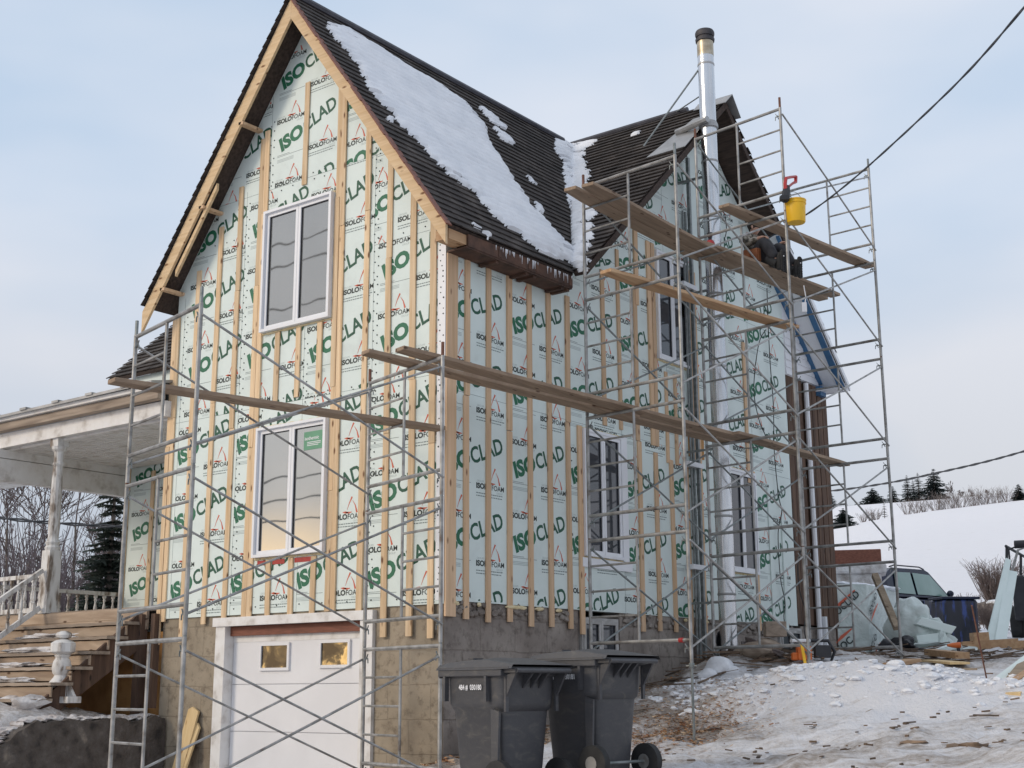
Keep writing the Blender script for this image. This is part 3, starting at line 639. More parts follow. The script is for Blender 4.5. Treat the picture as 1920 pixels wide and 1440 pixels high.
# windows ----------------------------------------------------------------------
def window(P0, U, V, N_, w, h, mat, label, dep=.06, panes=2, bead=True, fm='pvc'):
    """P0 lower left, U along wall, V up, N_ outward"""
    P0, U, V, N_ = map(Vector, (P0, U, V, N_)); fw = .036
    def bar(mb, u0, u1, v0, v1, n0, n1):
        c = P0+U*(u0+u1)/2+V*(v0+v1)/2+N_*(n0+n1)/2; mb.obox(c, U*(u1-u0)/2, V*(v1-v0)/2, N_*(n1-n0)/2)
    f = MB(); bar(f,0,fw,0,h,-.02,dep); bar(f,w-fw,w,0,h,-.02,dep); bar(f,fw,w-fw,0,fw,-.02,dep); bar(f,fw,w-fw,h-fw,h,-.02,dep)
    fo = f.build('window', M[fm], house); fo['label'] = label
    cw = (w-2*fw)/panes
    for k in range(panes):
        a = fw+k*cw; s = MB(); t = .047; n0, n1 = .002, .045
        bar(s,a+.003,a+t,fw,h-fw,n0,n1); bar(s,a+cw-t,a+cw-.003,fw,h-fw,n0,n1); bar(s,a+t,a+cw-t,fw,fw+t,n0,n1); bar(s,a+t,a+cw-t,h-fw-t,h-fw,n0,n1)
        s.build('sash', M[fm], fo)
        g = MB(); bar(g,a+t,a+cw-t,fw+t,h-fw-t,.008,.016); g.build('pane', M[mat], fo)
        g = MB(); q = .007
        bar(g,a+t,a+t+q,fw+t,h-fw-t,.016,.03); bar(g,a+cw-t-q,a+cw-t,fw+t,h-fw-t,.016,.03); bar(g,a+t+q,a+cw-t-q,h-fw-t-q,h-fw-t,.016,.03); g.build('gasket', M['blackp'], fo)
    if bead:
        g = MB()
        for (u0,v0,u1,v1) in ((-.01,0,-.01,h),(w+.012,0,w+.012,h),(0,h+.012,w,h+.012),(0,-.012,w,-.012)):
            n = 26; pts = []; rr = []
            for i in range(n):
                t = i/(n-1); pts.append(P0+U*(u0+(u1-u0)*t+random.uniform(-.005,.005))+V*(v0+(v1-v0)*t)+N_*.006); rr.append(random.uniform(.008,.022))
            g.path(pts, rr, 6)
        g.build('spray_foam', M['beadfoam'], fo)
    return fo
wu = window((-3.155,0,6.41), (1,0,0), (0,0,1), (0,-1,0), 1.28, 1.68, 'glass_up', 'upper gable casement window with grey blinds', dep=.085)
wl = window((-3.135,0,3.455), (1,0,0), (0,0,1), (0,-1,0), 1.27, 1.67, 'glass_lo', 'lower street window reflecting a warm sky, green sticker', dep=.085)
b = MB(); b.box(-2.30,-1.97,-.022,-.018,4.75,4.98); st = b.build('sticker', nmat('sticker', ((.10,.28,.17),(.12,.32,.2)), 3, rough=.5), wl)
gs = glyphs('isothermic', .062, .001, .95); b = MB(); vs, fs = xf(gs, -2.285, 4.875); b.add([(x,-.0235,y) for x, y in vs], fs)
for k, w_ in enumerate((.24,.24,.2)): b.box(-2.24,-2.24+w_,-.0235,-.0225,4.84-k*.02,4.848-k*.02)
b.build('lettering', M['pvc'], wl)
window((0,4.72,6.51), (0,1,0), (0,0,1), (1,0,0), .90, 1.66, 'glass_dk', 'upper side window behind the scaffold')
window((0,2.76,3.50), (0,1,0), (0,0,1), (1,0,0), .92, 1.68, 'glass_dk', 'lower side window beside the scaffold')
window((0,6.66,3.56), (0,1,0), (0,0,1), (1,0,0), .90, 1.60, 'glass_dk', 'side window behind the flue pipe')
window((-.02,2.70,2.12), (0,1,0), (0,0,1), (1,0,0), .85, .60, 'glass_dk', 'small basement window in the foundation', dep=.03, bead=False, fm='greyframe')
window((-.02,8.24,2.28), (0,1,0), (0,0,1), (1,0,0), .78, .50, 'glass_dk', 'far basement window in the foundation', dep=.03, bead=False, fm='greyframe')
# sheet of wide white casing around lower side window
for q in ((3.69,3.83,3.49,5.2),(2.72,3.9,3.36,3.48),(6.40,6.64,3.5,5.25)):
    b = MB(); b.box(.001,.03,*q); b.build('window_casing', M['pvc'], house)

# garage door --------------------------------------------------------------------
gd = MB(); gd.box(-3.82,-3.64,-.02,.16,-.2,2.62); gd.box(-1.26,-1.06,-.02,.16,-.2,2.62); gd.box(-3.86,-1.04,-.045,.16,2.62,2.73)
gd.box(-3.64,-1.26,.125,.16,2.42,2.50)
gf = gd.build('garage_frame', M['whitepaint'], house)
b = MB(); b.box(-3.64,-1.26,.07,.15,2.50,2.62); b.build('lintel', M['redwood'], gf)
gdo = MB(); zs = [2.42,1.83,1.32-.0,.70,.06]
z = 2.42
for z0, z1 in ((1.90,2.42),(1.325,1.893),(.72,1.318),(.05,.713)): gdo.box(-3.635,-1.265,.13,.17,z0,z1)
gdo.box(-3.64,-1.26,.15,.18,0,2.42)
door = gdo.build('garage_door', M['door'], house, bevel=.004)
for x0, x1, z0, z1 in ((-3.12,-2.58,2.06,2.40),(-2.06,-1.54,2.08,2.41)):
    f = MB(); t = .035
    f.box(x0,x0+t,.10,.13,z0,z1); f.box(x1-t,x1,.10,.13,z0,z1); f.box(x0+t,x1-t,.10,.13,z0,z0+t); f.box(x0+t,x1-t,.10,.13,z1-t,z1)
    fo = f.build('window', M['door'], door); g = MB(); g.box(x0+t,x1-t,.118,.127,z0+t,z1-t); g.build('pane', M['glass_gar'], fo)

# roofs ----------------------------------------------------------------------------
def course_roof(name, origin, along, up, nrm, rise_len, lo, hi, n, mat, thick=.022, jit=.004, label=None):
    """rows of overlapping slates; lo(t), hi(t) give extents along the eave for height t in metres up the slope"""
    origin, along, up, nrm = map(Vector, (origin, along, up, nrm)); b = MB(); st = rise_len/n
    for i in range(n):
        t0 = i*st; t1 = t0+st*1.12
        a0, a1 = lo(t0+st*.5), hi(t0+st*.5)
        if a1-a0 < .05: continue
        segs = max(1, int((a1-a0)/.28)); xs = [a0+(a1-a0)*k/segs for k in range(segs+1)]
        for k in range(segs):
            g = .002; x0, x1 = xs[k]+g, xs[k+1]-g; dj = random.uniform(-jit, jit); th = thick+random.uniform(0,.005)
            P = lambda x, t, n_: origin+along*x+up*t+nrm*n_
            v = [P(x0,t0+dj,th), P(x1,t0+dj+random.uniform(-.004,.004),th), P(x1,t1,.003), P(x0,t1,.003), P(x0,t0+dj,th-.016), P(x1,t0+dj,th-.016)]
            f = [(0,1,2,3),(4,5,1,0)]
            if along.cross(up).dot(nrm) < 0: f = [q[::-1] for q in f]
            b.add(v, f)
    o = b.build(name, mat, house)
    if label: o['label'] = label
    return o
rl = math.hypot(RZ-EZ, .35-RX); upR = Vector((RX-.35, 0, RZ-EZ)).normalized(); nR = Vector((upR.z, 0, -upR.x))
def valley_y(z): return 2.16+(z-7.12)/SC
course_roof('roof', (.35,0,EZ), (0,1,0), upR, nR, rl, lambda t: -.42, lambda t: valley_y(EZ+upR.z*t), 36, M['shingle'], label='street wing roof slope of dark worn slates')
upL = Vector((RX+5.25, 0, RZ-EZ)).normalized(); nL = Vector((-upL.z, 0, upL.x))
course_roof('roof', (-5.25,0,EZ), (0,1,0), upL, nL, rl, lambda t: -.42, lambda t: valley_y(EZ+upL.z*t), 36, M['shingle'])
cl = math.hypot(CRZ-7.12, CRY-2.16); upC = Vector((0, CRY-2.16, CRZ-7.12)).normalized(); nC = Vector((0, -upC.z, upC.y))
vx = lambda t: .35-((7.12+upC.z*t)-EZ)/SL
vxl = lambda t: -5.25+((7.12+upC.z*t)-EZ)/SL
course_roof('roof', (0,2.16,7.12), (1,0,0), upC, nC, cl, vx, lambda t: .50, 38, M['shingle'], thick=.03, label='cross wing roof slope facing the street')
course_roof('roof', (0,2.16,7.12), (1,0,0), upC, nC, cl, lambda t: -9.6, vxl, 38, M['shingle'], thick=.03)
# roof decks (board underside)
b = MB(); T = .07
def slab(mb, pts, n, t): mb.prism([Vector(p)-Vector(n)*.002 for p in pts], -Vector(n)*t)
slab(b, [(.33,-.31,EZ),(.33,2.16,EZ),(RX,6.1,RZ),(RX,-.31,RZ)], nR, T)
slab(b, [(-5.23,-.31,EZ),(RX,-.31,RZ),(RX,6.1,RZ),(-5.23,2.16,EZ)], nL, T)
slab(b, [(.46,2.16,7.12),(.46,CRY,CRZ),(RX,CRY,CRZ),(.33,2.16,7.12)], nC, T)
slab(b, [(-9.56,2.16,7.12),(-5.2,2.16,7.12),(RX,CRY,CRZ),(-9.56,CRY,CRZ)], nC, T)
nB = Vector((0, nC.y*-1, nC.z)); slab(b, [(.46,CRY,CRZ),(.46,10.36,7.12),(-9.56,10.36,7.12),(-9.56,CRY,CRZ)], nB, T)
b.build('roof_deck', M['sheath'], house)
b = MB()
# back slope slates
for i in range(38):
    t0 = i/38; t1 = (i+1.1)/38
    yA = 10.36+(CRY-10.36)*t0; zA = 7.12+(CRZ-7.12)*t0; yB = 10.36+(CRY-10.36)*t1; zB = 7.12+(CRZ-7.12)*min(t1,1)
    j = random.uniform(-.03,.03)
    b.add([(-9.6,yA,zA+.03),(.5+j,yA,zA+.03),(.5+j,yB,zB+.004),(-9.6,yB,zB+.004),(.5+j,yA,zA+.0),(.5+j,yB,zB-.01)], [(0,3,2,1),(1,2,5,4)])
o = b.build('roof', M['shingle'], house)
# ridge caps
b = MB(); b.path([(RX,-.46,RZ+.035),(RX,3,RZ+.03),(RX,5.9,RZ+.03)], .055, 8); b.path([(-9.6,CRY,CRZ+.03),(-.2,CRY,CRZ+.03)], .05, 8)
b.build('ridge_cap', M['ridge'], house, smooth=True)
b = MB()
for sgn, l in ((-1,.30),(1,.42)):
    y1 = CRY+sgn*l*.72; z1 = CRZ+.06-l*.68
    b.prism([(.0,CRY,CRZ+.07),(.62,CRY,CRZ+.07),(.60,y1,z1),(.02,y1,z1+.02)], (0,-sgn*.006,-.008))
b.build('ridge_flashing', M['flashing'], house)
# rake boards of new lumber on the street gable
ns = 0
for s in (1, -1):
    x_t = .30 if s > 0 else -5.29; xm = RX
    a = Vector((xm, -.36, RZ-.16)); e = Vector((x_t, -.36, RZ-.16-abs(x_t-xm)*SL))
    b = MB(); d = Vector((0, .04, 0)); wv = Vector((0, 0, .25))
    b.prism([a+Vector((0,0,.15)), e+Vector((0,0,.15)), e+Vector((0,0,-.15)), a+Vector((0,0,-.17))], d)
    o = b.build('rake_board', M['spruce_x'], house, bevel=.003)
    if s < 0:
        b = MB(); k0, k1 = .52, .80; p0 = a.lerp(e, k0)+Vector((.06,.045,-.13)); p1 = a.lerp(e, k1)+Vector((.06,.045,-.13))
        b.prism([p0, p1, p1+Vector((0,0,-.09)), p0+Vector((0,0,-.09))], (0,.04,0)); b.build('rake_board', M['spruce_x'], house)
# outriggers under the left rake, dark rake underside boards
for t in (.335, .60, .865):
    a = Vector((RX, 0, RZ-.16)).lerp(Vector((-5.29, 0, RZ-.16-2.84*SL)), t); b = MB()
    b.beam((a.x+.03,-.36,a.z-.12), (a.x+.03,-.0,a.z-.12), .09, .04, (0,0,1)); b.build('outrigger', M['spruce_plain'], house)
b = MB()   # ragged slate edge beyond the right rake board
for k in range(34):
    t = k/34; p = Vector((.36,-.40,EZ+.0)).lerp(Vector((RX,-.40,RZ)), t); b.obox(p+Vector((.01,-.02-random.uniform(0,.03),.0)), upR*.07, Vector((0,.05,0)), nR*.008)
b.build('slate_edge', M['redwood'], house)
# boxed eave along the side
b = MB(); b.prism([(.02,-.0,6.90),(.32,-.0,6.90),(.32,0,6.88),(.02,0,6.88)], (0,2.15,0)); b.prism([(.30,.02,6.90),(.33,.02,6.90),(.33,.02,7.05),(.30,.02,7.05)], (0,2.13,0))
b.build('soffit', M['fascia'], house)
b = MB()
for y in (.62,1.22,1.38,1.98,2.10):
    b = MB(); b.box(.02,.29,y-.03,y+.03,6.85,6.895); b.box(.331,.338,y-.03,y+.03,6.92,7.02); b.build('rafter_end', M['fascia'], house)
b = MB(); b.box(.10,.30,-.30,.02,6.92,7.04); b.build('fascia_block', M['plank_fresh'], house)
b = MB(); b.box(.03,.31,.03,.16,6.893,6.905); b.build('fascia_block', M['spruce_plain'], house)
b = MB()   # icicles and lace of snow along the eave
for k in range(46):
    y = random.uniform(.5, 2.15); b.tube((.335,y,EZ-.03), (.335,y,EZ-.03-random.uniform(.02,.12)), .006, 5, .001)
b.build('icicle', M['snow'], house)['kind'] = 'stuff'
# cross gable rake: dark boards near the peak, white soffit with blue edges at the back
def rk_(y, x, dz): return (x, y, CRZ-abs(y-CRY)*SC+dz)
b = MB(); b.prism([rk_(2.2,.47,-.02), rk_(CRY,.47,-.02), rk_(CRY,.47,-.15), rk_(2.2,.47,-.13)], (.03,0,0)); b.prism([rk_(CRY,.47,-.02), rk_(8.3,.47,-.02), rk_(8.3,.47,-.13), rk_(CRY,.47,-.15)], (.03,0,0))
b.build('rake_board', M['sheath'], house)
b = MB(); b.prism([rk_(8.0,.02,-.115), rk_(8.0,.47,-.115), rk_(10.36,.47,-.115), rk_(10.36,.02,-.115)], (0,0,-.02))
b.prism([rk_(8.3,.49,-.02), rk_(10.40,.49,-.02), rk_(10.40,.49,-.12), rk_(8.3,.49,-.12)], (.03,0,0))
b.box(-.2,.49,10.30,10.36,6.93,7.08); b.box(-.2,.47,10.0,10.32,6.93,6.95)
b.build('soffit', M['pvc'], house)
b = MB(); b.prism([rk_(8.0,.0,-.135), rk_(8.0,.09,-.135), rk_(10.2,.09,-.135), rk_(10.2,.0,-.135)], (0,0,-.03)); b.prism([rk_(8.0,.40,-.135), rk_(8.0,.46,-.135), rk_(10.3,.46,-.135), rk_(10.3,.34,-.135)], (0,0,-.03))
b.box(.0,.13,10.02,10.24,6.86,7.03); b.build('trim', M['blue'], house)
# downspout at the back corner
b = MB(); b.path([(.06,9.58,7.0),(.06,9.60,4.6),(.06,9.60,2.2)], .045, 8); b.path([(.10,9.72,3.0),(.10,9.75,2.1)], .05, 4); b.build('downspout', M['pvc'], house, smooth=True)

# flue pipe -----------------------------------------------------------------------
FX, FY = .62, 5.42
FT = 11.62
fl = MB(); fl.path([(FX,FY,2.3),(FX,FY,5),(FX,FY,8),(FX,FY,FT)], .125, 24); flue = fl.build('flue_pipe', M['flue'], house, smooth=True)
b = MB()
for z in (3.1,4.2,5.3,6.4,7.5,8.7,9.6,10.15,11.2): b.lathe((FX,FY,z), [(0,.127),(.005,.131),(.03,.131),(.035,.127)], 24)
b.split_build('joint_band', M['flashing'], flue, smooth=True)
b = MB(); b.lathe((FX,FY,FT-.02), [(0,.127),(.01,.145),(.05,.15),(.06,.128),(.085,.125),(.09,.14),(.12,.15),(.16,.15),(.19,.135),(.195,.11),(.15,.10)], 24); b.build('cap', M['soot'], flue, smooth=True)
b = MB(); b.lathe((FX,FY,FT-.26), [(0,.1265),(.24,.1275)], 24); b.build('stained_top', nmat('stained', ((.30,.24,.16),(.52,.46,.36)), 3, (1,1,2), rough=.4, metal=.7), flue, smooth=True)
b = MB()
b.tube((FX-.1,FY-.06,11.15), tuple(on(1207,274,1,4.9)), .014, 6); b.tube((FX-.1,FY,10.75), (-.42,CRY,CRZ+.05), .012, 6)
b.build('stay_rod', M['steel_d'], flue)
b = MB(); zc = lambda y: CRZ-abs(y-CRY)*SC
b.prism([(-.15,4.85,zc(4.85)+.04),(.52,4.85,zc(4.85)+.05),(.52,5.75,zc(5.75)+.05),(.18,5.75,zc(5.75)+.05)], nC*.01)
b.path([(.1,5.35,zc(5.35)+.09),(.72,5.22,zc(5.35)+.10)], .05, 8); b.lathe((FX,FY,zc(FY)-.03), [(0,.15),(.05,.15),(.10,.132)], 20)
b.build('flashing', M['flashing'], flue)
b = MB()
for z in (3.0,5.2,7.6,9.4): b.box(0,.5,FY-.02,FY+.02,z,z+.03)
b.split_build('wall_bracket', M['steel_d'], flue)
# service conduits beside the flue
b = MB()
for y, r in ((5.60,.022),(5.52,.016)): b.path([(.06,y,2.2),(.06,y,9.0)], r, 8)
b.path([(.10,5.66,2.2),(.10,5.66,9.9)], .035, 4); b.build('conduit', M['steel_d'], house, smooth=True)
b = MB()
for z in (7.75,5.0,3.5): b.box(.01,.14,5.35,5.75,z,z+.07)
b.split_build('conduit_bracket', M['pvc'], house)

# snow lying on the roof --------------------------------------------------------------
def inpoly(x, y, P):
    c = False; n = len(P); j = n-1
    for i in range(n):
        if (P[i][1] > y) != (P[j][1] > y) and x < (P[j][0]-P[i][0])*(y-P[i][1])/(P[j][1]-P[i][1])+P[i][0]: c = not c
        j = i
    return c
def edist(x, y, P):
    m = 1e9; n = len(P)
    for i in range(n):
        ax, ay = P[i]; bx, by = P[(i+1) % n]; dx, dy = bx-ax, by-ay; t = max(0, min(1, ((x-ax)*dx+(y-ay)*dy)/(dx*dx+dy*dy+1e-12)))
        m = min(m, math.hypot(x-ax-dx*t, y-ay-dy*t))
    return m
def snow_patch(b, outline_px, O, A, U_, N_, step=.034, th=.042, seed=0, limit=None):
    O, A, U_, N_ = map(Vector, (O, A, U_, N_)); P = []
    for px, py in outline_px:
        p = onp(px, py, N_, O+N_*.03)-O; P.append((p.dot(A), p.dot(U_)))
    x0 = min(p[0] for p in P)-.1; x1 = max(p[0] for p in P)+.1; y0 = min(p[1] for p in P)-.1; y1 = max(p[1] for p in P)+.1
    nx_ = int((x1-x0)/step)+2; ny_ = int((y1-y0)/step)+2; idx = {}; vs = []; fs = []
    def hgt(x, y):
        w = .10*noise.noise(Vector((x*1.3, y*2.2, seed)))+.10*noise.noise(Vector((x*3, y*11, seed+5)))
        if not inpoly(x+w, y+w*.6, P) or (limit and not limit(x, y)): return None
        d = edist(x+w, y+w*.6, P)
        if d < .34 and noise.noise(Vector((x*2.1, y*13, seed+9))) > .30+d*.9: return None
        return .012+th*min(1, d/.16)**.55*(1+.25*noise.noise(Vector((x*2, y*2, seed))))+.022*(abs(math.sin(y*math.pi/.131))-.6)+.012*noise.noise(Vector((x*9, y*9, seed)))
    hh = {}
    for i in range(nx_):
        for j in range(ny_):
            x = x0+i*step; y = y0+j*step; h = hgt(x, y)
            if h is not None: hh[i, j] = (x, y, max(.01, h))
    def vid(i, j):
        if (i, j) not in idx:
            if (i, j) in hh: x, y, h = hh[i, j]; h += .018
            else: x = x0+i*step; y = y0+j*step; h = -.004
            idx[i, j] = len(vs); vs.append(O+A*x+U_*y+N_*h)
        return idx[i, j]
    for i in range(nx_-1):
        for j in range(ny_-1):
            q = [(i,j),(i+1,j),(i+1,j+1),(i,j+1)]
            if sum(k in hh for k in q) >= 2:
                f = [vid(*k) for k in q]; fs.append(f if A.cross(U_).dot(N_) > 0 else f[::-1])
    b.add(vs, fs)
b = MB()
A_ = Vector((0,1,0)); O_ = Vector((.35,0,EZ))
big = [(610,40),(645,48),(700,82),(760,118),(830,160),(868,188),(893,215),(912,240),(925,275),(945,310),(965,335),(982,360),(996,385),(1020,410),(1050,442),(1078,466),(1090,494),(1062,492),(1030,480),(1002,464),(978,442),(952,425),(930,400),(905,378),(880,356),(850,332),(830,312),(800,285),(775,255),(750,235),(735,210),(710,190),(693,165),(690,150),(668,120),(652,95),(630,70),(612,52)]
vl = lambda x, y: x < valley_y(EZ+upR.z*y)+.0
snow_patch(b, big, O_, A_, upR, nR, seed=1, limit=vl)
snow_patch(b, [(1040,258),(1062,266),(1100,285),(1125,330),(1135,400),(1125,480),(1095,500),(1080,470),(1078,430),(1074,400),(1062,365),(1058,330),(1054,300),(1040,278)], O_, A_, upR, nR, seed=2, limit=vl)
for k, pl in enumerate(([(900,195),(915,205),(950,240),(945,246),(920,228),(902,205)],[(925,235),(940,245),(968,268),(962,270),(938,255)],[(985,325),(997,332),(1010,346),(1002,345)],[(885,415),(905,425),(925,440),(918,443),(900,432)],[(1000,375),(1012,385),(1020,400),(1008,398)],[(728,216),(738,220),(740,228),(730,226)])):
    snow_patch(b, pl, O_, A_, upR, nR, seed=10+k, step=.03, th=.04, limit=vl)
Oc = Vector((0,2.16,7.12))
snow_patch(b, [(1040,272),(1085,266),(1120,262),(1092,282),(1100,320),(1108,350),(1114,400),(1112,440),(1098,505),(1070,500),(1050,400)], Oc, (1,0,0), upC, nC, seed=4, limit=lambda x, y: x > vx(y)-.0)
for k, pl in enumerate(([(1185,248),(1200,246),(1196,251),(1186,253)],)):
    snow_patch(b, pl, Oc, (1,0,0), upC, nC, seed=20+k, step=.03, th=.03)
o = b.build('roof_snow', M['snow'], None, (-.5,3,8), smooth=True); tag(o, 'patches of snow lying on the dark roof slope and in the valley', 'snow', kind='stuff')

# ------------------------------------------------------------------ porch, steps
DK = 2.93
def px_z(x, y, py):
    lo, hi = -3, 15
    for _ in range(40):
        m = (lo+hi)/2; v = Vector((x, y, m))-CAM
        if 720-FPX*v.dot(CY)/v.dot(_F2) > py: lo = m
        else: hi = m
    return m
b = MB(); b.box(-12.5,-4.97,-.02,2.28,DK-.05,DK)
for i in range(16): b.box(-12.5,-4.98,.0+i*.142,.13+i*.142,DK,DK+.012)
porch = empty('porch', (-7.5, 0, DK), 'weathered white porch with a sloping roof left of the house', 'porch')
b.build('deck', M['greywood'], porch)
M['treadface'] = wood_mat('treadface', (.24,.17,.12), (.46,.36,.27), (.09,.05,.03), axis=0, gs=.35, rough=.9, var=.15)
for z0_, z1_ in ((DK-.15,DK-.01),(DK-.30,DK-.158)):
    b = MB(); b.box(-12.5,-5.2,-.06,-.02,z0_,z1_); b.build('edge_board', M['treadface'], porch)
zf = 5.54
b = MB(); b.box(-12.6,-4.97,-.12,-.02,zf-.02,zf+.20); b.build('header_beam', M['whitepaint'], porch)
b = MB(); b.box(-12.6,-4.97,-.26,-.13,zf+.21,zf+.33); b.build('fascia', M['greywood'], porch)
b = MB(); b.box(-12.6,-4.97,-.32,-.22,zf+.34,zf+.40); b.build('gutter_edge', M['whitepaint'], porch)
b = MB(); b.box(-12.6,-4.97,.0,2.28,zf-.04,zf+.0)
for i in range(20): b.box(-12.6,-4.98,.01+i*.112,.105+i*.112,zf-.05,zf-.04)
b.build('ceiling', M['whitepaint'], porch)
b = MB(); b.box(-9.12,-8.95,-.5,2.9,5.02,5.36); b.box(-9.13,-8.94,-.5,2.9,5.37,5.5)
b.build('side_beam', M['whitepaint'], porch)
b = MB()
b.prism([(-12.7,-.38,zf+.40),(-4.97,-.38,zf+.44),(-4.97,2.28,zf+.95),(-12.7,2.28,zf+.95)], (0,0,-.04))
for i in range(9):
    x = -12.2+i*.82; b.box(x,x+.16,-.40,-.30,zf+.42,zf+.455)
b.build('roof', M['flashing'], porch)
b = MB(); b.prism([(-6.1,1.2,zf+.95),(-5.0,1.2,zf+1.15),(-5.0,1.2,zf+.62),(-5.7,1.2,zf+.70)], (0,.03,0)); b.build('foam_offcut', M['foam'], porch)
def post(x, y, z0, z1, name='post', par=porch):
    b = MB(); w = .10
    b.box(x-w,x+w,y-w,y+w,z0,z0+.92); b.box(x-w,x+w,y-w,y+w,z1-.12,z1)
    h = z1-z0
    b.lathe((x,y,z0), [(.92,.10),(.96,.115),(1.0,.09),(1.04,.11),(1.08,.085),(1.12,.075),(1.3,.085),(h-.50,.078),(h-.42,.07),(h-.38,.09),(h-.34,.07),(h-.2,.075),(h-.16,.11),(h-.12,.12)], 12)
    return b.build(name, M['peel'], par)
post(-7.62, .02, DK, zf-.02); post(-11.2, .02, DK, zf-.02)
def baluster(mb, x, y, z0, h, sx=0, sy=0, sz=0):
    c = (x, y, z0); mb.box(x-.022,x+.022,y-.022,y+.022,z0,z0+.10*h/.6); mb.box(x-.022,x+.022,y-.022,y+.022,z0+h-.08*h/.6,z0+h)
    mb.lathe(c, [(h*.15,.018),(h*.2,.026),(h*.24,.016),(h*.32,.028),(h*.45,.024),(h*.62,.013),(h*.72,.018),(h*.76,.026),(h*.8,.016),(h*.87,.02)], 8)
def railing(p0, p1, h, n, name='railing', zoff=.06, bh=None):
    p0, p1 = Vector(p0), Vector(p1); b = MB(); up = Vector((0,0,1)); 
    b.beam(p0+up*h, p1+up*h, .07, .06); b.beam(p0+up*zoff, p1+up*zoff, .05, .07)
    r = b.build(name, M['peel'], porch)
    for i in range(n):
        t = (i+.5)/n; q = p0.lerp(p1, t); m = MB(); baluster(m, q.x, q.y, q.z+zoff+.035, h-zoff-.065); m.build('baluster', M['peel'], r)
    return r
railing((-11.1,0,DK), (-7.73,0,DK), .56, 18)
railing((-9.04,.05,DK), (-9.04,2.25,DK), .46, 13)
# stair rail
railing((-7.62,-.12,DK+.02), (-7.62,-1.9,DK-1.25), .60, 9, 'stair_railing')
M['treadface'] = wood_mat('treadface', (.24,.17,.12), (.46,.36,.27), (.09,.05,.03), axis=0, gs=.35, rough=.9, var=.15)
stairs = empty('porch_steps', (-6.5, -.6, 1.5), 'weathered plank steps below the porch, partly buried in snow', 'steps')
for k in range(6):
    z = DK-.2*(k+1)+.0; y = -.06-.27*(k+1)
    x0_, x1_ = -9.3, -5.24+random.uniform(-.03,.02); b = MB(); n_ = 30; vs = []
    for i in range(n_+1):      # worn, splintered nosing
        x = x0_+(x1_-x0_)*i/n_; q = .018*noise.noise(Vector((x*5, k*3, 0))); w_ = .012*noise.noise(Vector((x*9, k*5, 1)))
        vs += [(x,y-.035+q,z-.04+w_),(x,y-.035+q,z+w_*.5),(x,y+.30,z),(x,y+.30,z-.04)]
    b.add(vs, [(i*4+j, i*4+(j+1) % 4, (i+1)*4+(j+1) % 4, (i+1)*4+j) for i in range(n_) for j in range(4)]+[(3,2,1,0),(n_*4,n_*4+1,n_*4+2,n_*4+3)]); b.build('tread', M['greywood'], stairs)
    b = MB(); b.box(-9.3,-5.27,y+.275,y+.297,z+.022,z+.145); b.build('riser', M['treadface'], stairs)
b = MB(); b.prism([(-5.30,-.06,DK-.05),(-5.30,-1.7,1.55),(-5.30,-1.9,1.40),(-5.30,-1.5,1.40),(-5.30,-.06,DK-.55)], (-.05,0,0))
b.box(-5.36,-5.22,-.12,-.02,1.45,DK-.1); b.box(-5.05,-4.97,-.10,0,1.6,DK-.1); b.build('stringer', M['oldboard'], stairs)
b = MB(); b.box(-7.6,-4.98,.10,.13,1.4,2.6); o = b.build('skirting_board', M['osb'], porch)
b = MB(); b.box(-12.5,-7.6,.10,.13,1.4,2.7); b.build('skirting_board', M['oldboard'], porch)
# loose turned newel standing on the snow
nx0, ny0 = -5.45, -1.15; nz = px_z(nx0, ny0, 1306); b = MB()
b.lathe((nx0,ny0,nz), [(0,.15),(.22,.15),(.30,.10),(.34,.085),(.38,.11),(.46,.125),(.56,.11),(.62,.085),(.66,.10),(.68,.085)], 14)
b.lathe((nx0,ny0,nz), [(.68,.10),(.72,.155),(.86,.155),(.91,.10),(.93,.05)], 8)
b.lathe((nx0,ny0,nz), [(.93,.05),(.95,.09),(.99,.105),(1.03,.09),(1.06,.04)], 14)
K = (px_z(nx0, ny0, 1183)-nz)/1.06
b.v = [((v[0]-nx0)*K*1.3+nx0, (v[1]-ny0)*K*1.3+ny0, (v[2]-nz)*K+nz) for v in b.v]
b.prism([(nx0+.1,ny0,nz),(nx0+.30,ny0,nz),(nx0+.1,ny0,nz+.22)], (0,.04,0)); b.box(nx0-.16,nx0+.32,ny0-.1,ny0+.1,nz-.08,nz)
tag(b.build('newel_post', M['peel'], None, (nx0,ny0,nz), smooth=True), 'short white turned newel post with a ball top standing before the porch steps', 'newel post')
# retaining wall
b = MB(); n = 44; vs = []; fs = []
for i in range(n+1):
    y = 0-.09*i
    top = 1.47+.02*math.sin(i*.9)-.015*math.sin(i*2.3)-(0 if y > -1.9 else (-1.9-y)*.55)+.03*noise.noise(Vector((i*.3,0,0)))
    top = max(top, .35)
    for j in range(9):
        z = -.4+(top+.4)*j/8; vs.append((-4.76+.035*noise.noise(Vector((y*3, z*3, 2)))+.02*(1-j/8), y, z))
    vs.append((-5.08, y, top+.02*noise.noise(Vector((y*3, 0, 7))))); vs.append((-5.12, y, -.4))
m_ = 11
for i in range(n):
    for j in range(m_-1): a = i*m_+j; fs.append((a, a+m_, a+m_+1, a+1)[::-1])
fs.append(tuple(range(m_))); fs.append(tuple(n*m_+k for k in range(m_-1, -1, -1)))
b.add(vs, fs); tag(b.build('retaining_wall', M['concrete_old'], None, (-4.9,0,0), smooth=True), 'dark stained concrete retaining wall with snow on top, bottom left corner', 'wall')
b = MB()
for i in range(34):
    y = -.05-i*.085; z = 1.47 if y > -1.9 else 1.47-(-1.9-y)*.55
    b.blob((-5.0+random.uniform(-.05,.06), y, z+.015), random.uniform(.10,.2), random.uniform(.06,.13), random.uniform(.02,.055), .35, 2, i, freq=2)
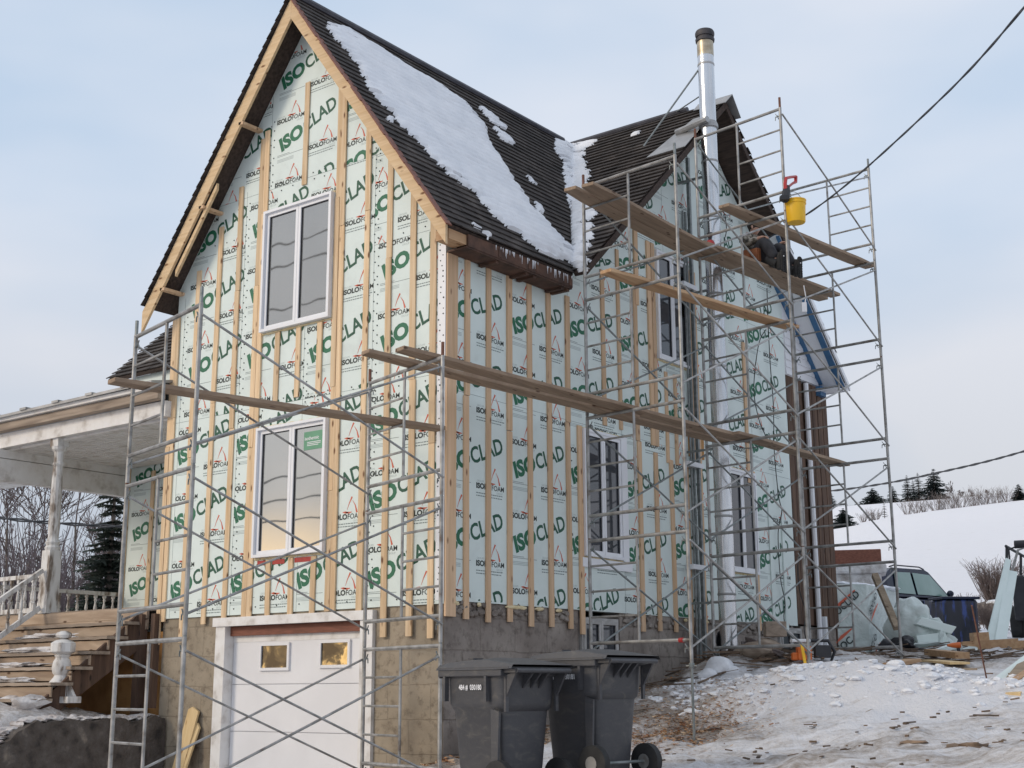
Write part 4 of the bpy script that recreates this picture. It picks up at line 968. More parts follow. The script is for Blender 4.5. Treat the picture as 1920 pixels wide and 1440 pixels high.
for i in range(16):
    b.blob((random.uniform(-7.4,-5.3), random.uniform(-1.9,-1.0), random.uniform(1.5,1.72)), random.uniform(.15,.32), random.uniform(.1,.25), random.uniform(.05,.12), .35, 2, 50+i, freq=2)
for k in range(1,5):
    b.blob((-7.0+.1*k, -.06-.27*(k+1)+.12, DK-.2*(k+1)+.03), .60, .12, .045, .45, 3, 80+k, freq=3); b.blob((-6.1-.3*k, -.06-.27*(k+1)+.1, DK-.2*(k+1)+.01), .25, .09, .03, .3, 2, 90+k, freq=2)
M['dirtysnow'] = nmat('dirty_snow', ((.30,.26,.24), (.52,.49,.48), (.66,.64,.64)), 5, rough=.9, bump=.8, bscale=22, ramp=(.3,.6), bd=.03)
tag(b.build('dirty_snow', M['dirtysnow'], None, (-5.5,-1,1.45), smooth=True), 'lumpy dirty snow on the steps and along the wall top', 'snow', kind='stuff')

# ------------------------------------------------------------------ scaffolding
ST = M['steel']; PITCH = 1.524; RU = .3048
def V3(p, z): return Vector((p[0], p[1], z))
def frame(par, a, b_, zt, lad, mat):
    """a, b_: feet of the two posts; lad: which post carries the rungs"""
    m = MB(); A, B = Vector((*a, 0)), Vector((*b_, 0)); mid = (A+B)/2; lp = A if lad == 0 else B; up = Vector((0,0,1))
    for p in (A, B):
        m.tube(p+up*(zt-1.49), p+up*(zt+.02), .0215, 10)
    m.tube(A+up*zt, B+up*zt, .0215, 8); m.tube(A+up*(zt-4*RU), B+up*(zt-4*RU), .0215, 8)
    m.tube(mid+up*zt, mid+up*(zt-4*RU), .0165, 8)
    for k in (1,2,3): m.tube(lp+up*(zt-k*RU), mid+up*(zt-k*RU), .0135, 6)
    fr = m.build('frame', M[mat], par, smooth=True)
    m = MB()
    for p in (A, B):
        m = MB(); m.tube(p+up*(zt+.02), p+up*(zt+.17), .0175, 8); m.build('coupling_pin', M['rust'] if random.random() < .4 else M['steel_d'], fr)
    for p, q in ((A,B),(B,A)):
        d = (q-p).normalized(); s = d.cross(up)
        for z in (zt-.10, zt-4*RU-.09):
            m = MB()
            c = p+d*.05+up*z
            m.tube(p+up*z, c+d*.03, .008, 6); m.beam(c, c+d*.03+up*.05, .012, .006); m.beam(c+d*.03, c+d*.035-up*.05, .012, .006); m.beam(c+up*.02, c-up*.03+s*.03, .01, .008)
            m.build('lock_pin', M['steel_d'], fr)
    return fr
def cross(par, p, q, zt, mat='steel'):
    m = MB(); P, Q = Vector((*p, 0)), Vector((*q, 0)); d = (Q-P).normalized(); s = d.cross(Vector((0,0,1)))*.03; u = Vector((0,0,1))
    z1, z0 = zt-.10, zt-4*RU-.09
    m.path([P+u*z1+s, (P+Q)/2+u*((z0+z1)/2)+s*1.2, Q+u*z0+s], .0125, 6); m.path([P+u*z0-s*.2, (P+Q)/2+u*((z0+z1)/2)+s*.4, Q+u*z1-s*.2], .0125, 6)
    return m.build('cross_brace', M[mat], par, smooth=True)
def foot(par, p, z0, zg):
    m = MB(); P = Vector((*p, 0)); u = Vector((0,0,1))
    m.tube(P+u*(z0+.1), P+u*(zg), .0155, 8); m.lathe(P+u*(z0-.02), [(0,.03),(.03,.035),(.05,.03)], 8); m.beam(P+u*(z0+.0)+Vector((-.07,0,0)), P+u*(z0+.0)+Vector((.07,0,0)), .02, .012)
    m.box(p[0]-.06,p[0]+.06,p[1]-.06,p[1]+.06,zg-.01,zg+.005)
    return m.build('base_jack', M['steel_d'], par, smooth=True)
sA, sB, sC, sD = (-1.131,-3.478), (.300,-3.83), (-.735,-.486), (.744,-.908)
s1 = empty('scaffold', (0,-2.2,0), 'three lift steel tube scaffold in front of the street gable and garage door', 'scaffold', 'scaffold towers')
for k, zt in enumerate((2.257, 3.781, 5.305)):
    frame(s1, sA, sB, zt, 1 if k == 1 else 0, 'steel'); frame(s1, sC, sD, zt, 1 if k == 1 else 0, 'steel')
    cross(s1, sA, sC, zt); cross(s1, sB, sD, zt)
for p in (sA, sB, sC, sD): foot(s1, p, .75, max(H(*p), 0))
sE, sF, sG, sH_, sK, sJ = (.66,1.951), (2.125,1.787), (.824,4.637), (2.285,4.439), (.87,7.50), (2.32,7.40)
s2 = empty('scaffold', (1.5,4.6,1.8), 'tall two bay steel tube scaffold along the side wall of the house', 'scaffold', 'scaffold towers')
for k in range(5):
    if k < 4: frame(s2, sE, sF, 3.572+k*PITCH, 0, 'steel')
    frame(s2, sG, sH_, 3.575+k*PITCH, 1 if k in (4,) else 0, 'steel'); frame(s2, sK, sJ, 3.618+k*PITCH, 1 if k == 4 else 0, 'steel')
    if k < 4: cross(s2, sE, sG, 3.572+k*PITCH, 'steel_d'); cross(s2, sF, sH_, 3.572+k*PITCH)
    cross(s2, sG, sK, 3.59+k*PITCH, 'steel_d'); cross(s2, sH_, sJ, 3.59+k*PITCH)
for p, z0 in ((sE,2.05),(sF,2.05),(sG,2.05),(sH_,2.05),(sK,2.1),(sJ,2.1)): foot(s2, p, z0+.02, min(H(*p)+.02, z0-.02))
b = MB(); b.lathe(Vector((*sF,3.572-4*RU))-Vector((.16,-.02,0)), [(0,.028),(.06,.028)], 8, (Vector(sF)-Vector(sE)).to_3d()); b.build('red_tape', M['redp'], s2)

# walkway planks
def plank(a, e, w=.235, t=.045, label='', mat='plank', sag=.0):
    a, e = Vector(a), Vector(e); d = e-a; L_ = d.length; d.normalize(); s = d.cross(Vector((0,0,1))).normalized(); u = s.cross(d)
    b = MB(); n = 8; vs = []; c = .045
    prof = []
    for i in range(n+1):
        tt = i/n; p = a+d*L_*tt-u*sag*math.sin(math.pi*tt); k = w/2 if 0 < i < n else w/2-.03
        for sg, uu in ((-k,0),(k,0),(k,t),(-k,t)): vs.append(p+s*sg+u*uu)
    fs = [(i*4+j, i*4+(j+1) % 4, (i+1)*4+(j+1) % 4, (i+1)*4+j) for i in range(n) for j in range(4)]+[(3,2,1,0),(n*4,n*4+1,n*4+2,n*4+3)]
    b.add(vs, [f[::-1] for f in fs]); b.add([], [])
    # move first ring slightly to round the ends
    o = b.build('walkway_plank', M[mat], None, a, bevel=.006)
    return tag(o, label, 'plank', 'scaffold walkway planks')
def onbar(p, q, f, z): return Vector((p[0]+(q[0]-p[0])*f, p[1]+(q[1]-p[1])*f, z))
def span(p0, q0, f0, z0, p1, q1, f1, z1, ov0, ov1, label, mat='plank', w=.235, sag=.01):
    A = onbar(p0, q0, f0, z0); B = onbar(p1, q1, f1, z1); d = (B-A).normalized(); return plank(A-d*ov0, B+d*ov1, w, label=label, mat=mat, sag=sag)
r0 = .022
span(sA,sB,.22,5.305-2*RU+r0, sC,sD,.40,5.305-2*RU+r0, .36, .62, 'single grey plank crossing in front of the street gable between the windows')
span(sC,sD,.62,5.305+r0, sE,sF,.22,5.096+r0, .62, .45, 'inner of the two planks from the front scaffold round the house corner')
span(sC,sD,.86,5.305+r0, sE,sF,.42,5.096+r0, .42, .30, 'outer of the two planks from the front scaffold round the house corner')
span(sE,sF,.10,5.096+r0+.05, sG,sH_,.20,5.10+r0, .55, .15, 'inner of the two planks above the lower side window', 'plank')
span(sE,sF,.31,5.096+r0+.05, sG,sH_,.40,5.10+r0, .35, .35, 'outer of the two planks above the lower side window', 'plank')
span(sG,sH_,.46,5.10+r0, sK,sJ,.40,5.142+r0, .38, .38, 'lowest far plank running to the brown back corner of the house')
span(sE,sF,.62,6.62+r0, sG,sH_,.80,6.624+r0, .65, .50, 'reddish single plank halfway up, crossing the upper side window', 'plank_fresh')
span(sE,sF,.14,7.84+r0, sG,sH_,-.02,7.84+r0, .60, .15, 'inner of the two upper planks left of the flue pipe, under the valley')
span(sE,sF,.31,7.84+r0, sG,sH_,.15,7.84+r0, .55, .25, 'outer of the two upper planks left of the flue pipe, under the valley')
span(sG,sH_,.0,7.84+r0+.05, sK,sJ,.20,7.885+r0, .35, .45, 'inner of the two upper planks the worker sits on')
span(sG,sH_,.165,7.84+r0+.05, sK,sJ,.37,7.885+r0, .32, .40, 'outer of the two upper planks the worker sits on')
span(sG,sH_,.66,8.147+r0, sK,sJ,.84,8.19+r0, .75, .30, 'topmost plank, beside the yellow bucket', 'plank')

# things hanging on or lying on the scaffold -----------------------------------------
bx, by, bz = 2.42, 5.02, 8.20
p = on(1493, 418, 0, 2.40); bz = p.z; by = p.y; b = MB(); t0 = on(1493, 378, 0, 2.40); hh = t0.z-p.z
b.lathe((2.40,by,bz), [(0,.118),(.01,.125),(hh*.82,.138),(hh*.83,.148),(hh*.87,.148),(hh*.88,.142),(hh*.95,.143),(hh*.96,.150),(hh,.150),(hh-.01,.138),(hh*.5,.13)], 24)
bk = empty('bucket', (2.40,by,bz), 'yellow plastic bucket hanging near the top of the side scaffold', 'bucket'); b.build('tub', M['yellow'], bk, smooth=True)
b = MB(); b.path([Vector((2.40+.148*math.cos(a)*.3, by+.148*math.cos(a), bz+hh*.9+.16*math.sin(a))) for a in [math.pi*i/12 for i in range(13)]], .004, 5); b.build('handle', M['steel_d'], bk)
# red and black cordless tool hooked on the rung
tl = on(1479, 350, 0, 2.32); tp = empty('power_tool', tl, 'red and black cordless tool with loop handle hooked on the scaffold above the bucket', 'tool')
b = MB(); u_ = _Rt; w_ = Vector((0,0,1))
P2 = lambda px, py: on(px, py, 0, 2.34)
b.path([P2(1474,362), P2(1472,345), P2(1474,334), P2(1483,332), P2(1492,331)], [.03,.026,.022,.02,.02], 8); b.path([P2(1492,331), P2(1492,341), P2(1486,344), P2(1480,349), P2(1475,352)], [.026,.024,.018,.018,.018], 8)
b.build('handle', M['redp'], tp, smooth=True)
b = MB(); b.path([P2(1476,350), P2(1474,362), P2(1471,376)], [.04,.06,.05], 8); b.obox(P2(1471,372), u_*.06, w_*.03, _F*.05); b.build('body', M['blackp'], tp, smooth=True)
# red bottle
rb = on(1331, 437, 0, 1.0); zb = 7.84+r0+.05
tp = empty('bottle', (1.0, rb.y, zb), 'round red chalk bottle with black nozzle standing on the upper plank by the flue', 'bottle')
b = MB(); b.lathe((1.0,rb.y,zb), [(0,.05),(.01,.062),(.12,.066),(.16,.05),(.17,.025)], 14); b.build('bulb', M['redp'], tp, smooth=True)
b = MB(); b.lathe((1.0,rb.y,zb+.17), [(0,.022),(.04,.028),(.10,.045),(.11,.04)], 10); b.build('nozzle', M['blackp'], tp, smooth=True)
# paint brush on a cord under the planks
q0 = on(1507, 535, 0, 1.9); q1 = on(1511, 558, 0, 1.9); q2 = on(1507, 582, 0, 1.9)
b = MB(); b.path([q0, q1, q1.lerp(q2, .4)], .008, 6); b.obox(q1.lerp(q2, .75), _Rt*.035, Vector((0,0,.07)), _F*.012)
tag(b.build('clamp', M['pvc'], None), 'small white clamp dangling by a cord below the upper planks', 'clamp')
# extension cords hanging down the foam
def cordpx(pts, x=.05, r=.008, lab='', seg=5):
    P = [on(a, c, 0, x) for a, c in pts]; Q = []
    for i in range(len(P)-1):
        p0, p1, p2, p3 = P[max(i-1,0)], P[i], P[i+1], P[min(i+2,len(P)-1)]
        for k in range(6):
            t = k/6; Q.append(.5*((2*p1)+(-p0+p2)*t+(2*p0-5*p1+4*p2-p3)*t*t+(-p0+3*p1-3*p2+p3)*t**3))
    Q.append(P[-1]); b = MB(); b.path(Q, r, seg); return tag(b.build('extension_cord', M['cord'], None, smooth=True), lab, 'cord')
cordpx([(1438,540),(1440,600),(1444,680),(1450,760),(1452,850),(1460,930),(1466,960),(1459,1000),(1463,1080),(1472,1130),(1470,1160),(1480,1200)], lab='long black extension cord hanging on the wall beside the brown boards')
cordpx([(1436,618),(1424,640),(1416,690),(1414,740),(1424,790),(1436,822),(1420,838),(1385,838),(1360,815)], lab='black cord looping over the lower planks left of the long cord')
cordpx([(1348,392),(1358,400),(1362,430),(1358,450)], lab='short black cord end by the upper gable wall')
cordpx([(1352,640),(1352,700),(1345,750),(1338,830),(1345,900),(1362,960),(1370,1010),(1362,1060)], x=.46, r=.006, lab='thin dark cord hanging in front of the flue pipe')
cordpx([(1500,760),(1494,850),(1500,930),(1508,970),(1507,1010),(1496,1060),(1500,1110),(1512,1150),(1508,1180),(1520,1240)], x=.3, r=.009, lab='grey cord trailing down the brown corner boards')

# ------------------------------------------------------------------ wheeled carts
def cart(cx, cy, zg, s, rot, label, num):
    root = empty('wheeled_bin', (0,0,0), label, 'bin', 'wheeled garbage bins at the house corner')
    hd = 1.0
    # body: +x is the wheel and handle side
    b = MB(); lv = [(0,.245,.20),(.10,.25,.205),(.60,.285,.245),(.62,.305,.262),(.66,.315,.27),(.86,.325,.278),(.90,.33,.282)]
    vs = []; fs = []; seg = 24
    for z, hx, hy in lv:
        for k in range(seg):
            a = 2*math.pi*(k+.5)/seg; c, s_ = math.cos(a), math.sin(a); e_ = .28
            vs.append((math.copysign(abs(c)**e_, c)*hx, math.copysign(abs(s_)**e_, s_)*hy, z))
    n = len(lv)
    fs = [(i*seg+k, i*seg+(k+1) % seg, (i+1)*seg+(k+1) % seg, (i+1)*seg+k) for i in range(n-1) for k in range(seg)]+[tuple(range(seg-1,-1,-1)), tuple(range((n-1)*seg, n*seg))]
    b.add(vs, fs)
    b.prism([(.21,-.285,.0),(.26,-.285,.0),(.285,-.285,.60),(.20,-.285,.62)], (0,.02,0))
    b.build('body', M['plastic'], root, smooth=True)
    b = MB()
    b.box(-.355,.33,-.31,.31,.845,.90); b.box(-.375,-.355,-.29,.29,.835,.885)
    b.build('rim', M['plastic'], root, bevel=.008)
    b = MB()
    for y in (-.25,-.08,.0,.08,.25): b.prism([(.32,y-.009,.85),(.44,y-.009,.88),(.32,y-.009,.68 if abs(y) > .2 else .76)], (0,.018,0))
    for y in (-.25,.25): b.box(.315,.335,y-.014,y+.014,.60,.86)
    for x in (-.28,.17): b.box(x-.012,x+.012,-.315,-.275,.67,.85)
    b.split_build('rib', M['plastic'], root)
    b = MB(); b.path([(.45,-.27,.885),(.45,.27,.885)], .018, 8); b.box(.33,.45,-.28,-.24,.87,.90); b.box(.33,.45,.24,.28,.87,.90); b.build('handle', M['plastic'], root, smooth=True)
    b = MB(); g = [(-.37,.895),(-.35,.93),(-.20,.95),(.0,.955),(.12,.965),(.30,.945),(.45,.925)]
    vs = []
    for x, z in g:
        for y in (-.32,-.30,-.15,0,.15,.30,.32): vs.append((x, y, (.893 if x < .4 else .90) if abs(y) > .31 else z+(.015 if abs(y) < .16 else 0)*(1 if x < .3 else 0)))
    m7 = 7; fs = [(i*m7+j, (i+1)*m7+j, (i+1)*m7+j+1, i*m7+j+1) for i in range(len(g)-1) for j in range(6)]
    b.add(vs, fs); b.box(-.36,.42,-.318,.318,.895,.91); b.box(-.31,-.25,-.05,.05,.94,.985)
    b.build('lid', M['plastic'], root, smooth=True)
    for y in (-.30,.30):
        b = MB(); sg = -1 if y < 0 else 1
        b.lathe((.30,y,.135), [(-.035,.05),(-.035,.10),(-.028,.135),(.028,.135),(.035,.10),(.035,.05)], 24, (0,1,0)); w = b.build('wheel', M['rubber'], root, smooth=True)
        b = MB(); b.lathe((.30,y,.135), [(-.038,.02),(-.038,.055),(.038,.055),(.038,.02)], 14, (0,1,0)); b.build('hub', M['steel'], w, smooth=True)
    b = MB(); b.path([(.30,-.3,.135),(.30,.3,.135)], .012, 6); b.build('axle', M['steel_d'], root)
    g_ = glyphs(num, .052, .0015, .8); wn = width(g_); b = MB(); b.add([(x-wn/2-.02, -.3155+.0-(.0)*y, y+.752) for x, y in g_[0]], [f for f in g_[1]])
    yy = -.279
    b.v = [(v[0], -(.262+(v[2]-.62)*(.016/.24))-.016, v[2]) for v in b.v]
    b.build('printed_number', M['pvc'], root)
    root.location = (cx, cy, zg); root.rotation_euler = (0,0,rot); root.scale = (s,s,s)
    return root
cart(2.60,-2.27,.94, 1.16, R(-9), 'grey wheeled bin in front, nearer the scaffold post, number 030180 on its side', '484 #  030180')
cart(3.00,-1.50,1.05, 1.13, R(-8), 'grey wheeled bin at the right with both wheels showing, number 030181 on its side', '484 #  030181')

# ------------------------------------------------------------------ yellow lumber by the garage
for k, (x0, x1, top, w, lab) in enumerate(((-4.28,-4.05,1.62,.20,'wider yellow board leaning on the wall left of the garage door'),(-4.12,-3.98,1.42,.07,'narrower yellow board leaning beside the wider one by the garage door'))):
    b = MB(); b.prism([(x0-.14,-.35-.05*k,0),(x0-.14+w,-.35-.05*k,0),(x0+w,-.0,top-.06),(x0+.4*w,-.0,top),(x0,-.0,top-.03)], (0,-.028,0))
    tag(b.build('leaning_board', M['yplank'], None, (x0,-.3,0)), lab, 'board', 'boards leaning by the garage')

M['cloth_dark'] = nmat('dark_trousers2', ((.02,.02,.024), (.04,.04,.045)), 8, rough=.9)
M['camo'] = nmat('camo_jacket2', ((.03,.027,.022), (.15,.125,.095), (.36,.33,.28)), 16, rough=.9, ramp=(.38,.60))
# ------------------------------------------------------------------ worker kneeling on the upper planks
def chain_body(name, verts, edges, radii, mat, parent, sub=2, root=0):
    o0 = W[parent.name]
    me = bpy.data.meshes.new(name); me.from_pydata([tuple(Vector(v)-o0) for v in verts], edges, []); me.materials.append(mat)
    o = bpy.data.objects.new(name, me); COL.objects.link(o); o.parent = parent
    sk = o.modifiers.new('skin', 'SKIN'); sk.use_smooth_shade = True
    for i, r in enumerate(radii):
        r = r if isinstance(r, tuple) else (r, r); me.skin_vertices[0].data[i].radius = r
        me.skin_vertices[0].data[i].use_root = (i == root)
    s = o.modifiers.new('sub', 'SUBSURF'); s.levels = sub; s.render_levels = sub
    W[o.name] = o0.copy(); return o
pz = 7.975
wb = Vector((1.02, 6.08, pz))
wk = empty('person', wb, 'worker sitting on the upper planks, black trousers, brown tool pouch, boot soles facing out', 'person')
f_ = Vector((.985,-.17,0)).normalized(); s_ = Vector((f_.y, -f_.x, 0)); u3 = Vector((0,0,1))   # forward, right side
def Q(f, s, u): return wb+f_*f+s_*s+u3*u
# one continuous body: pelvis, waist, chest, neck, head, legs stretched over the planks, arms on the knees
v = [Q(0,0,.13), Q(-.07,0,.28), Q(-.11,0,.42), Q(-.10,0,.53), Q(-.07,0,.60), Q(-.03,0,.68), Q(.0,0,.76),
     Q(.04,.10,.12), Q(.24,.16,.40), Q(.44,.17,.02), Q(.50,.17,-.02),
     Q(.04,-.10,.12), Q(.28,-.18,.38), Q(.48,-.20,-.02), Q(.54,-.20,-.06),
     Q(-.10,.19,.50), Q(.03,.24,.38), Q(.18,.17,.45), Q(.24,.16,.44),
     Q(-.10,-.19,.50), Q(.08,-.29,.34), Q(.28,-.20,.41), Q(.34,-.19,.41)]
e = [(0,1),(1,2),(2,3),(3,4),(4,5),(5,6),(0,7),(7,8),(8,9),(9,10),(0,11),(11,12),(12,13),(13,14),(3,15),(15,16),(16,17),(17,18),(3,19),(19,20),(20,21),(21,22)]
r = [(.15,.11),(.13,.095),(.15,.10),(.13,.09),.05,.085,.07,.085,.06,.045,.035,.085,.06,.045,.035,.055,.042,.03,.034,.055,.042,.03,.034]
for base, sd in ((18, 1), (22, -1)):     # five fingers resting curled over the knee
    p = v[base]
    for k in range(4):
        o_ = s_*(.027-.018*k)*sd; l = (.032,.037,.035,.028)[k]
        v += [p+o_+f_*.03, p+o_+f_*(.03+l)-u3*.010, p+o_+f_*(.035+l)-u3*(.014+l*.8)]; e += [(base, len(v)-3), (len(v)-3, len(v)-2), (len(v)-2, len(v)-1)]; r += [.010,.009,.008]
    v += [p-s_*.03*sd+f_*.005, p-s_*.045*sd+f_*.035-u3*.01]; e += [(base, len(v)-2), (len(v)-2, len(v)-1)]; r += [.011,.009]
chain_body('body', v, e, r, M['skin'], wk)
chain_body('trousers', [Q(0,0,.135), Q(-.04,0,.24), Q(.06,.11,.14), Q(.24,.16,.39), Q(.44,.175,.03), Q(.06,-.11,.14), Q(.28,-.18,.37), Q(.48,-.20,-.01)],
    [(0,1),(0,2),(2,3),(3,4),(0,5),(5,6),(6,7)], [(.19,.15),(.17,.13),.14,.11,.085,.14,.11,.085], M['cloth_dark'], wk)
chain_body('jacket', [Q(-.05,0,.26), Q(-.08,0,.33), Q(-.11,0,.43), Q(-.10,0,.54), Q(-.08,0,.59), Q(-.10,.18,.50), Q(.03,.24,.385), Q(.15,.18,.445), Q(-.10,-.18,.50), Q(.08,-.29,.345), Q(.25,-.21,.40)],
    [(0,1),(1,2),(2,3),(3,4),(3,5),(5,6),(6,7),(3,8),(8,9),(9,10)], [(.175,.13),(.17,.12),(.18,.13),(.16,.12),.07,.085,.066,.052,.085,.066,.052], M['camo'], wk)
b = MB(); b.blob(Q(-.035,0,.73), .095, .095, .095, .03, 2, 3); b.build('hair', M['hair'], wk, smooth=True)
b = MB(); b.lathe(Q(-.01,0,.755), [(0,.098),(.04,.096),(.07,.075),(.08,.03)], 14); b.obox(Q(.10,0,.762), f_*.05, s_*.06, u3*.006); b.build('cap', M['blackp'], wk, smooth=True)
b = MB()
b.blob(Q(.075,0,.70), .022, .018, .028, .05, 1, 4); b.build('nose', M['skin'], wk, smooth=True)
for sd in (-1, 1): b = MB(); b.blob(Q(-.02,.088*sd,.69), .018, .018, .035, .05, 1, 2); b.build('ear', M['skin'], wk, smooth=True)
for sd in (1, -1):
    s0 = .18*sd; dz = -.0 if sd > 0 else -.04; FO = -.38 if sd > 0 else -.34; b = MB()
    b.path([Q(FO+.68,s0,.07+dz), Q(FO+.78,s0,.0+dz), Q(FO+.86,s0,-.05+dz)], [.068,.074,.07], 12)
    b.path([Q(FO+.90,s0,-.13+dz), Q(FO+.895,s0,-.06+dz), Q(FO+.90,s0,.04+dz), Q(FO+.92,s0,.12+dz)], [.045,.055,.05,.04], 12)
    bo = b.build('boot', M['rubber'], wk, smooth=True)
    b = MB(); prof = [(-.175,.030),(-.15,.045),(-.10,.045),(-.03,.038),(.03,.046),(.09,.050),(.13,.044),(.155,.022)]; n = len(prof); vs = []
    for hh_, ww in prof:
        for sg, dd in ((-1,0),(1,0),(1,.026),(-1,.026)): vs.append(Q(FO+.945+dd+.02*(hh_), s0+sg*ww, hh_+dz))
    fs = [(i*4+j, i*4+(j+1) % 4, (i+1)*4+(j+1) % 4, (i+1)*4+j) for i in range(n-1) for j in range(4)]+[(0,1,2,3),((n-1)*4+3,(n-1)*4+2,(n-1)*4+1,(n-1)*4)]
    b.add(vs, fs)
    for i in range(8):
        for q_ in (-.022,.022): b.obox(Q(FO+.974+.02*(-.15+i*.038), s0+q_, -.145+i*.038+dz), s_*.014, f_*.006, u3*.011)
    b.build('sole', M['rubber'], bo)
    b = MB(); b.blob(Q(FO+.982, s0+.012, .05+dz), .012, .016, .012, .2, 1, 3); b.build('snow_clump', M['snow'], bo)
b = MB(); b.lathe(Q(-.03,0,.20), [(0,.182),(.045,.18)], 20, (-f_*.2+u3*.95)); b.build('belt', M['leather'], wk, smooth=True)
for ss, ff, hh_, w2 in ((.25,.0,.17,.075),(.24,.15,.16,.06)):
    b = MB(); c = Q(ff, ss, hh_); b.obox(c, f_*w2, s_*.032, u3*.10); b.obox(c+s_*.045-u3*.02, f_*w2*.8, s_*.018, u3*.07); b.obox(c+u3*.06+s_*.05, f_*w2*.85, s_*.006, u3*.04); b.build('tool_pouch', M['leather'], wk, bevel=.02)

# ------------------------------------------------------------------ overhead cables
def catenary(pts, r, lab, twist=True, n=60):
    P = [Vector(p) for p in pts]; Q_ = []
    for i in range(len(P)-1):
        p0, p1, p2, p3 = P[max(i-1,0)], P[i], P[i+1], P[min(i+2,len(P)-1)]
        for k in range(n):
            t = k/n; Q_.append(.5*((2*p1)+(-p0+p2)*t+(2*p0-5*p1+4*p2-p3)*t*t+(-p0+3*p1-3*p2+p3)*t**3))
    Q_.append(P[-1]); b = MB()
    if twist:
        for ph in (0, math.pi):
            S = []
            L_ = 0
            for i, q in enumerate(Q_):
                if i: L_ += (q-Q_[i-1]).length
                a = L_*2*math.pi/1.1+ph; S.append(q+Vector((math.cos(a)*.02, math.sin(a)*.02, math.sin(a+.5)*.02)))
            b.path(S, r, 5)
    else: b.path(Q_, r, 5)
    return tag(b.build('power_cable', M['wire'], None, smooth=True), lab, 'cable')
def ad(px, py, d):
    r_ = ray(px, py); k = d/math.hypot(r_.x, r_.y); return CAM+r_*k
catenary([ad(2060,-160,13.5), ad(1920,14,14.6), ad(1800,150,15.9), ad(1650,292,17.6), ad(1560,368,18.8), ad(1500,410,19.6), ad(1438,448,20.6), ad(1395,470,21.3)], .011, 'twisted service cable swooping from the top right corner down to the scaffold')
catenary([ad(2300,725,30), ad(1920,846,36), ad(1760,886,39), ad(1650,908,41), ad(1540,922,43), ad(1400,930,46)], .02, 'dark cable running low across the sky to the right above the snowy hill', n=20)
catenary([ad(-300,935,30), ad(0,971,28), ad(110,981,27.5), ad(225,987,27), ad(420,990,26)], .018, 'dark cable crossing behind the porch post on the left', n=16)

for k, (z_, y_, lab) in enumerate(((20.6,-26,'highest'),(19.6,-26,'second'),(17.7,-26,'third'),(10.3,-26,'fourth'),(9.5,-26.2,'fifth'),(8.6,-26.2,'lowest'))):
    catenary([(-70,y_,z_+.9),(-25,y_,z_),(20,y_,z_+.8)], .03, 'street cable behind the camera, seen mirrored in the front windows, '+lab+' of six', n=12)
# ------------------------------------------------------------------ trees and bushes
def bare_tree(base, hgt, seed, spread=.42, levels=5, r0=None, mat='twig', nbr=3, name='bare_tree', lab=None, cat='tree', group=None, minr=.008, mat2='bark'):
    rnd = random.Random(seed); t = MB(); c = MB(); r0 = r0 or hgt*.014
    def grow(p, d, L_, r, lv):
        n = 3; pts = [p]; q = p
        for i in range(n):
            d = (d+Vector((rnd.uniform(-.13,.13), rnd.uniform(-.13,.13), rnd.uniform(-.03,.10)))).normalized(); q = q+d*L_/n; pts.append(q)
        tgt = t if lv >= levels-1 else c
        tgt.path(pts, [max(minr, r*(1-.45*i/n)) for i in range(n+1)], 5 if lv >= levels-1 else 3, cap=False)
        if lv <= 0: return
        for k in range(nbr+(1 if lv < levels-1 else 0)):
            tt = rnd.uniform(.35, 1.0); pp = pts[0].lerp(pts[-1], tt) if k else pts[-1]
            ax = Vector((rnd.uniform(-1,1), rnd.uniform(-1,1), rnd.uniform(-.2,.5))).normalized()
            nd = (d*(1-spread)+ax*spread*(1.2 if k else .5)).normalized()
            grow(pp, nd, L_*rnd.uniform(.62,.80), r*.55, lv-1)
    root = empty(name, base, lab, cat, group)
    grow(Vector(base)-Vector((0,0,.2)), Vector((rnd.uniform(-.05,.05),rnd.uniform(-.05,.05),1)), hgt*.30, r0, levels)
    t.build('trunk', M[mat2], root); c.build('crown', M[mat], root); return root
def conifer(base, hgt, wid, seed, lab, group=None, mat='needles_far', dens=1.0, sub=6):
    rnd = random.Random(seed); root = empty('conifer', base, lab, 'tree', group); B = Vector(base)
    t = MB(); t.path([B-Vector((0,0,.3)), B+Vector((0,0,hgt*.97))], [hgt*.02, hgt*.003], 6); t.build('trunk', M['bark'], root)
    c = MB(); nl = int(15*dens)+int(hgt)
    for i in range(nl):
        f = (i+rnd.random()*.6)/nl; z = hgt*(.06+.93*f); R_ = wid*.5*((1-f)**.8)*rnd.uniform(.75,1.12)+.03*wid
        nb = max(4, int((9-5*f)*dens**.5)); a0 = rnd.uniform(0, 6.28)
        for k in range(nb):
            a = a0+6.283*k/nb+rnd.uniform(-.25,.25); Rb = R_*rnd.uniform(.7,1.15); d = Vector((math.cos(a), math.sin(a), 0)); sd = Vector((-d.y, d.x, 0))
            p0 = B+Vector((0,0,z)); p1 = p0+d*Rb+Vector((0,0,-Rb*rnd.uniform(.05,.38)+.06*Rb))
            for j in range(sub):      # drooping sprays along the branch
                q = (j+.6)/sub; p = p0.lerp(p1, q); w_ = Rb*.30*(1.1-q)+.035*wid; l_ = Rb*.26
                for sg in (-1, 1):
                    tip = p+sd*sg*w_*rnd.uniform(.6,1.2)+d*l_*rnd.uniform(.3,1)+Vector((0,0,-w_*rnd.uniform(.1,.6)))
                    c.add([p-d*l_*.4, p+d*l_*.5, tip], [(0,1,2)])
                c.add([p-d*l_*.5+Vector((0,0,w_*.2)), p+d*l_*.6, p+Vector((0,0,-w_*.7*rnd.random()))], [(0,1,2)])
    c.build('crown', M[mat], root); return root
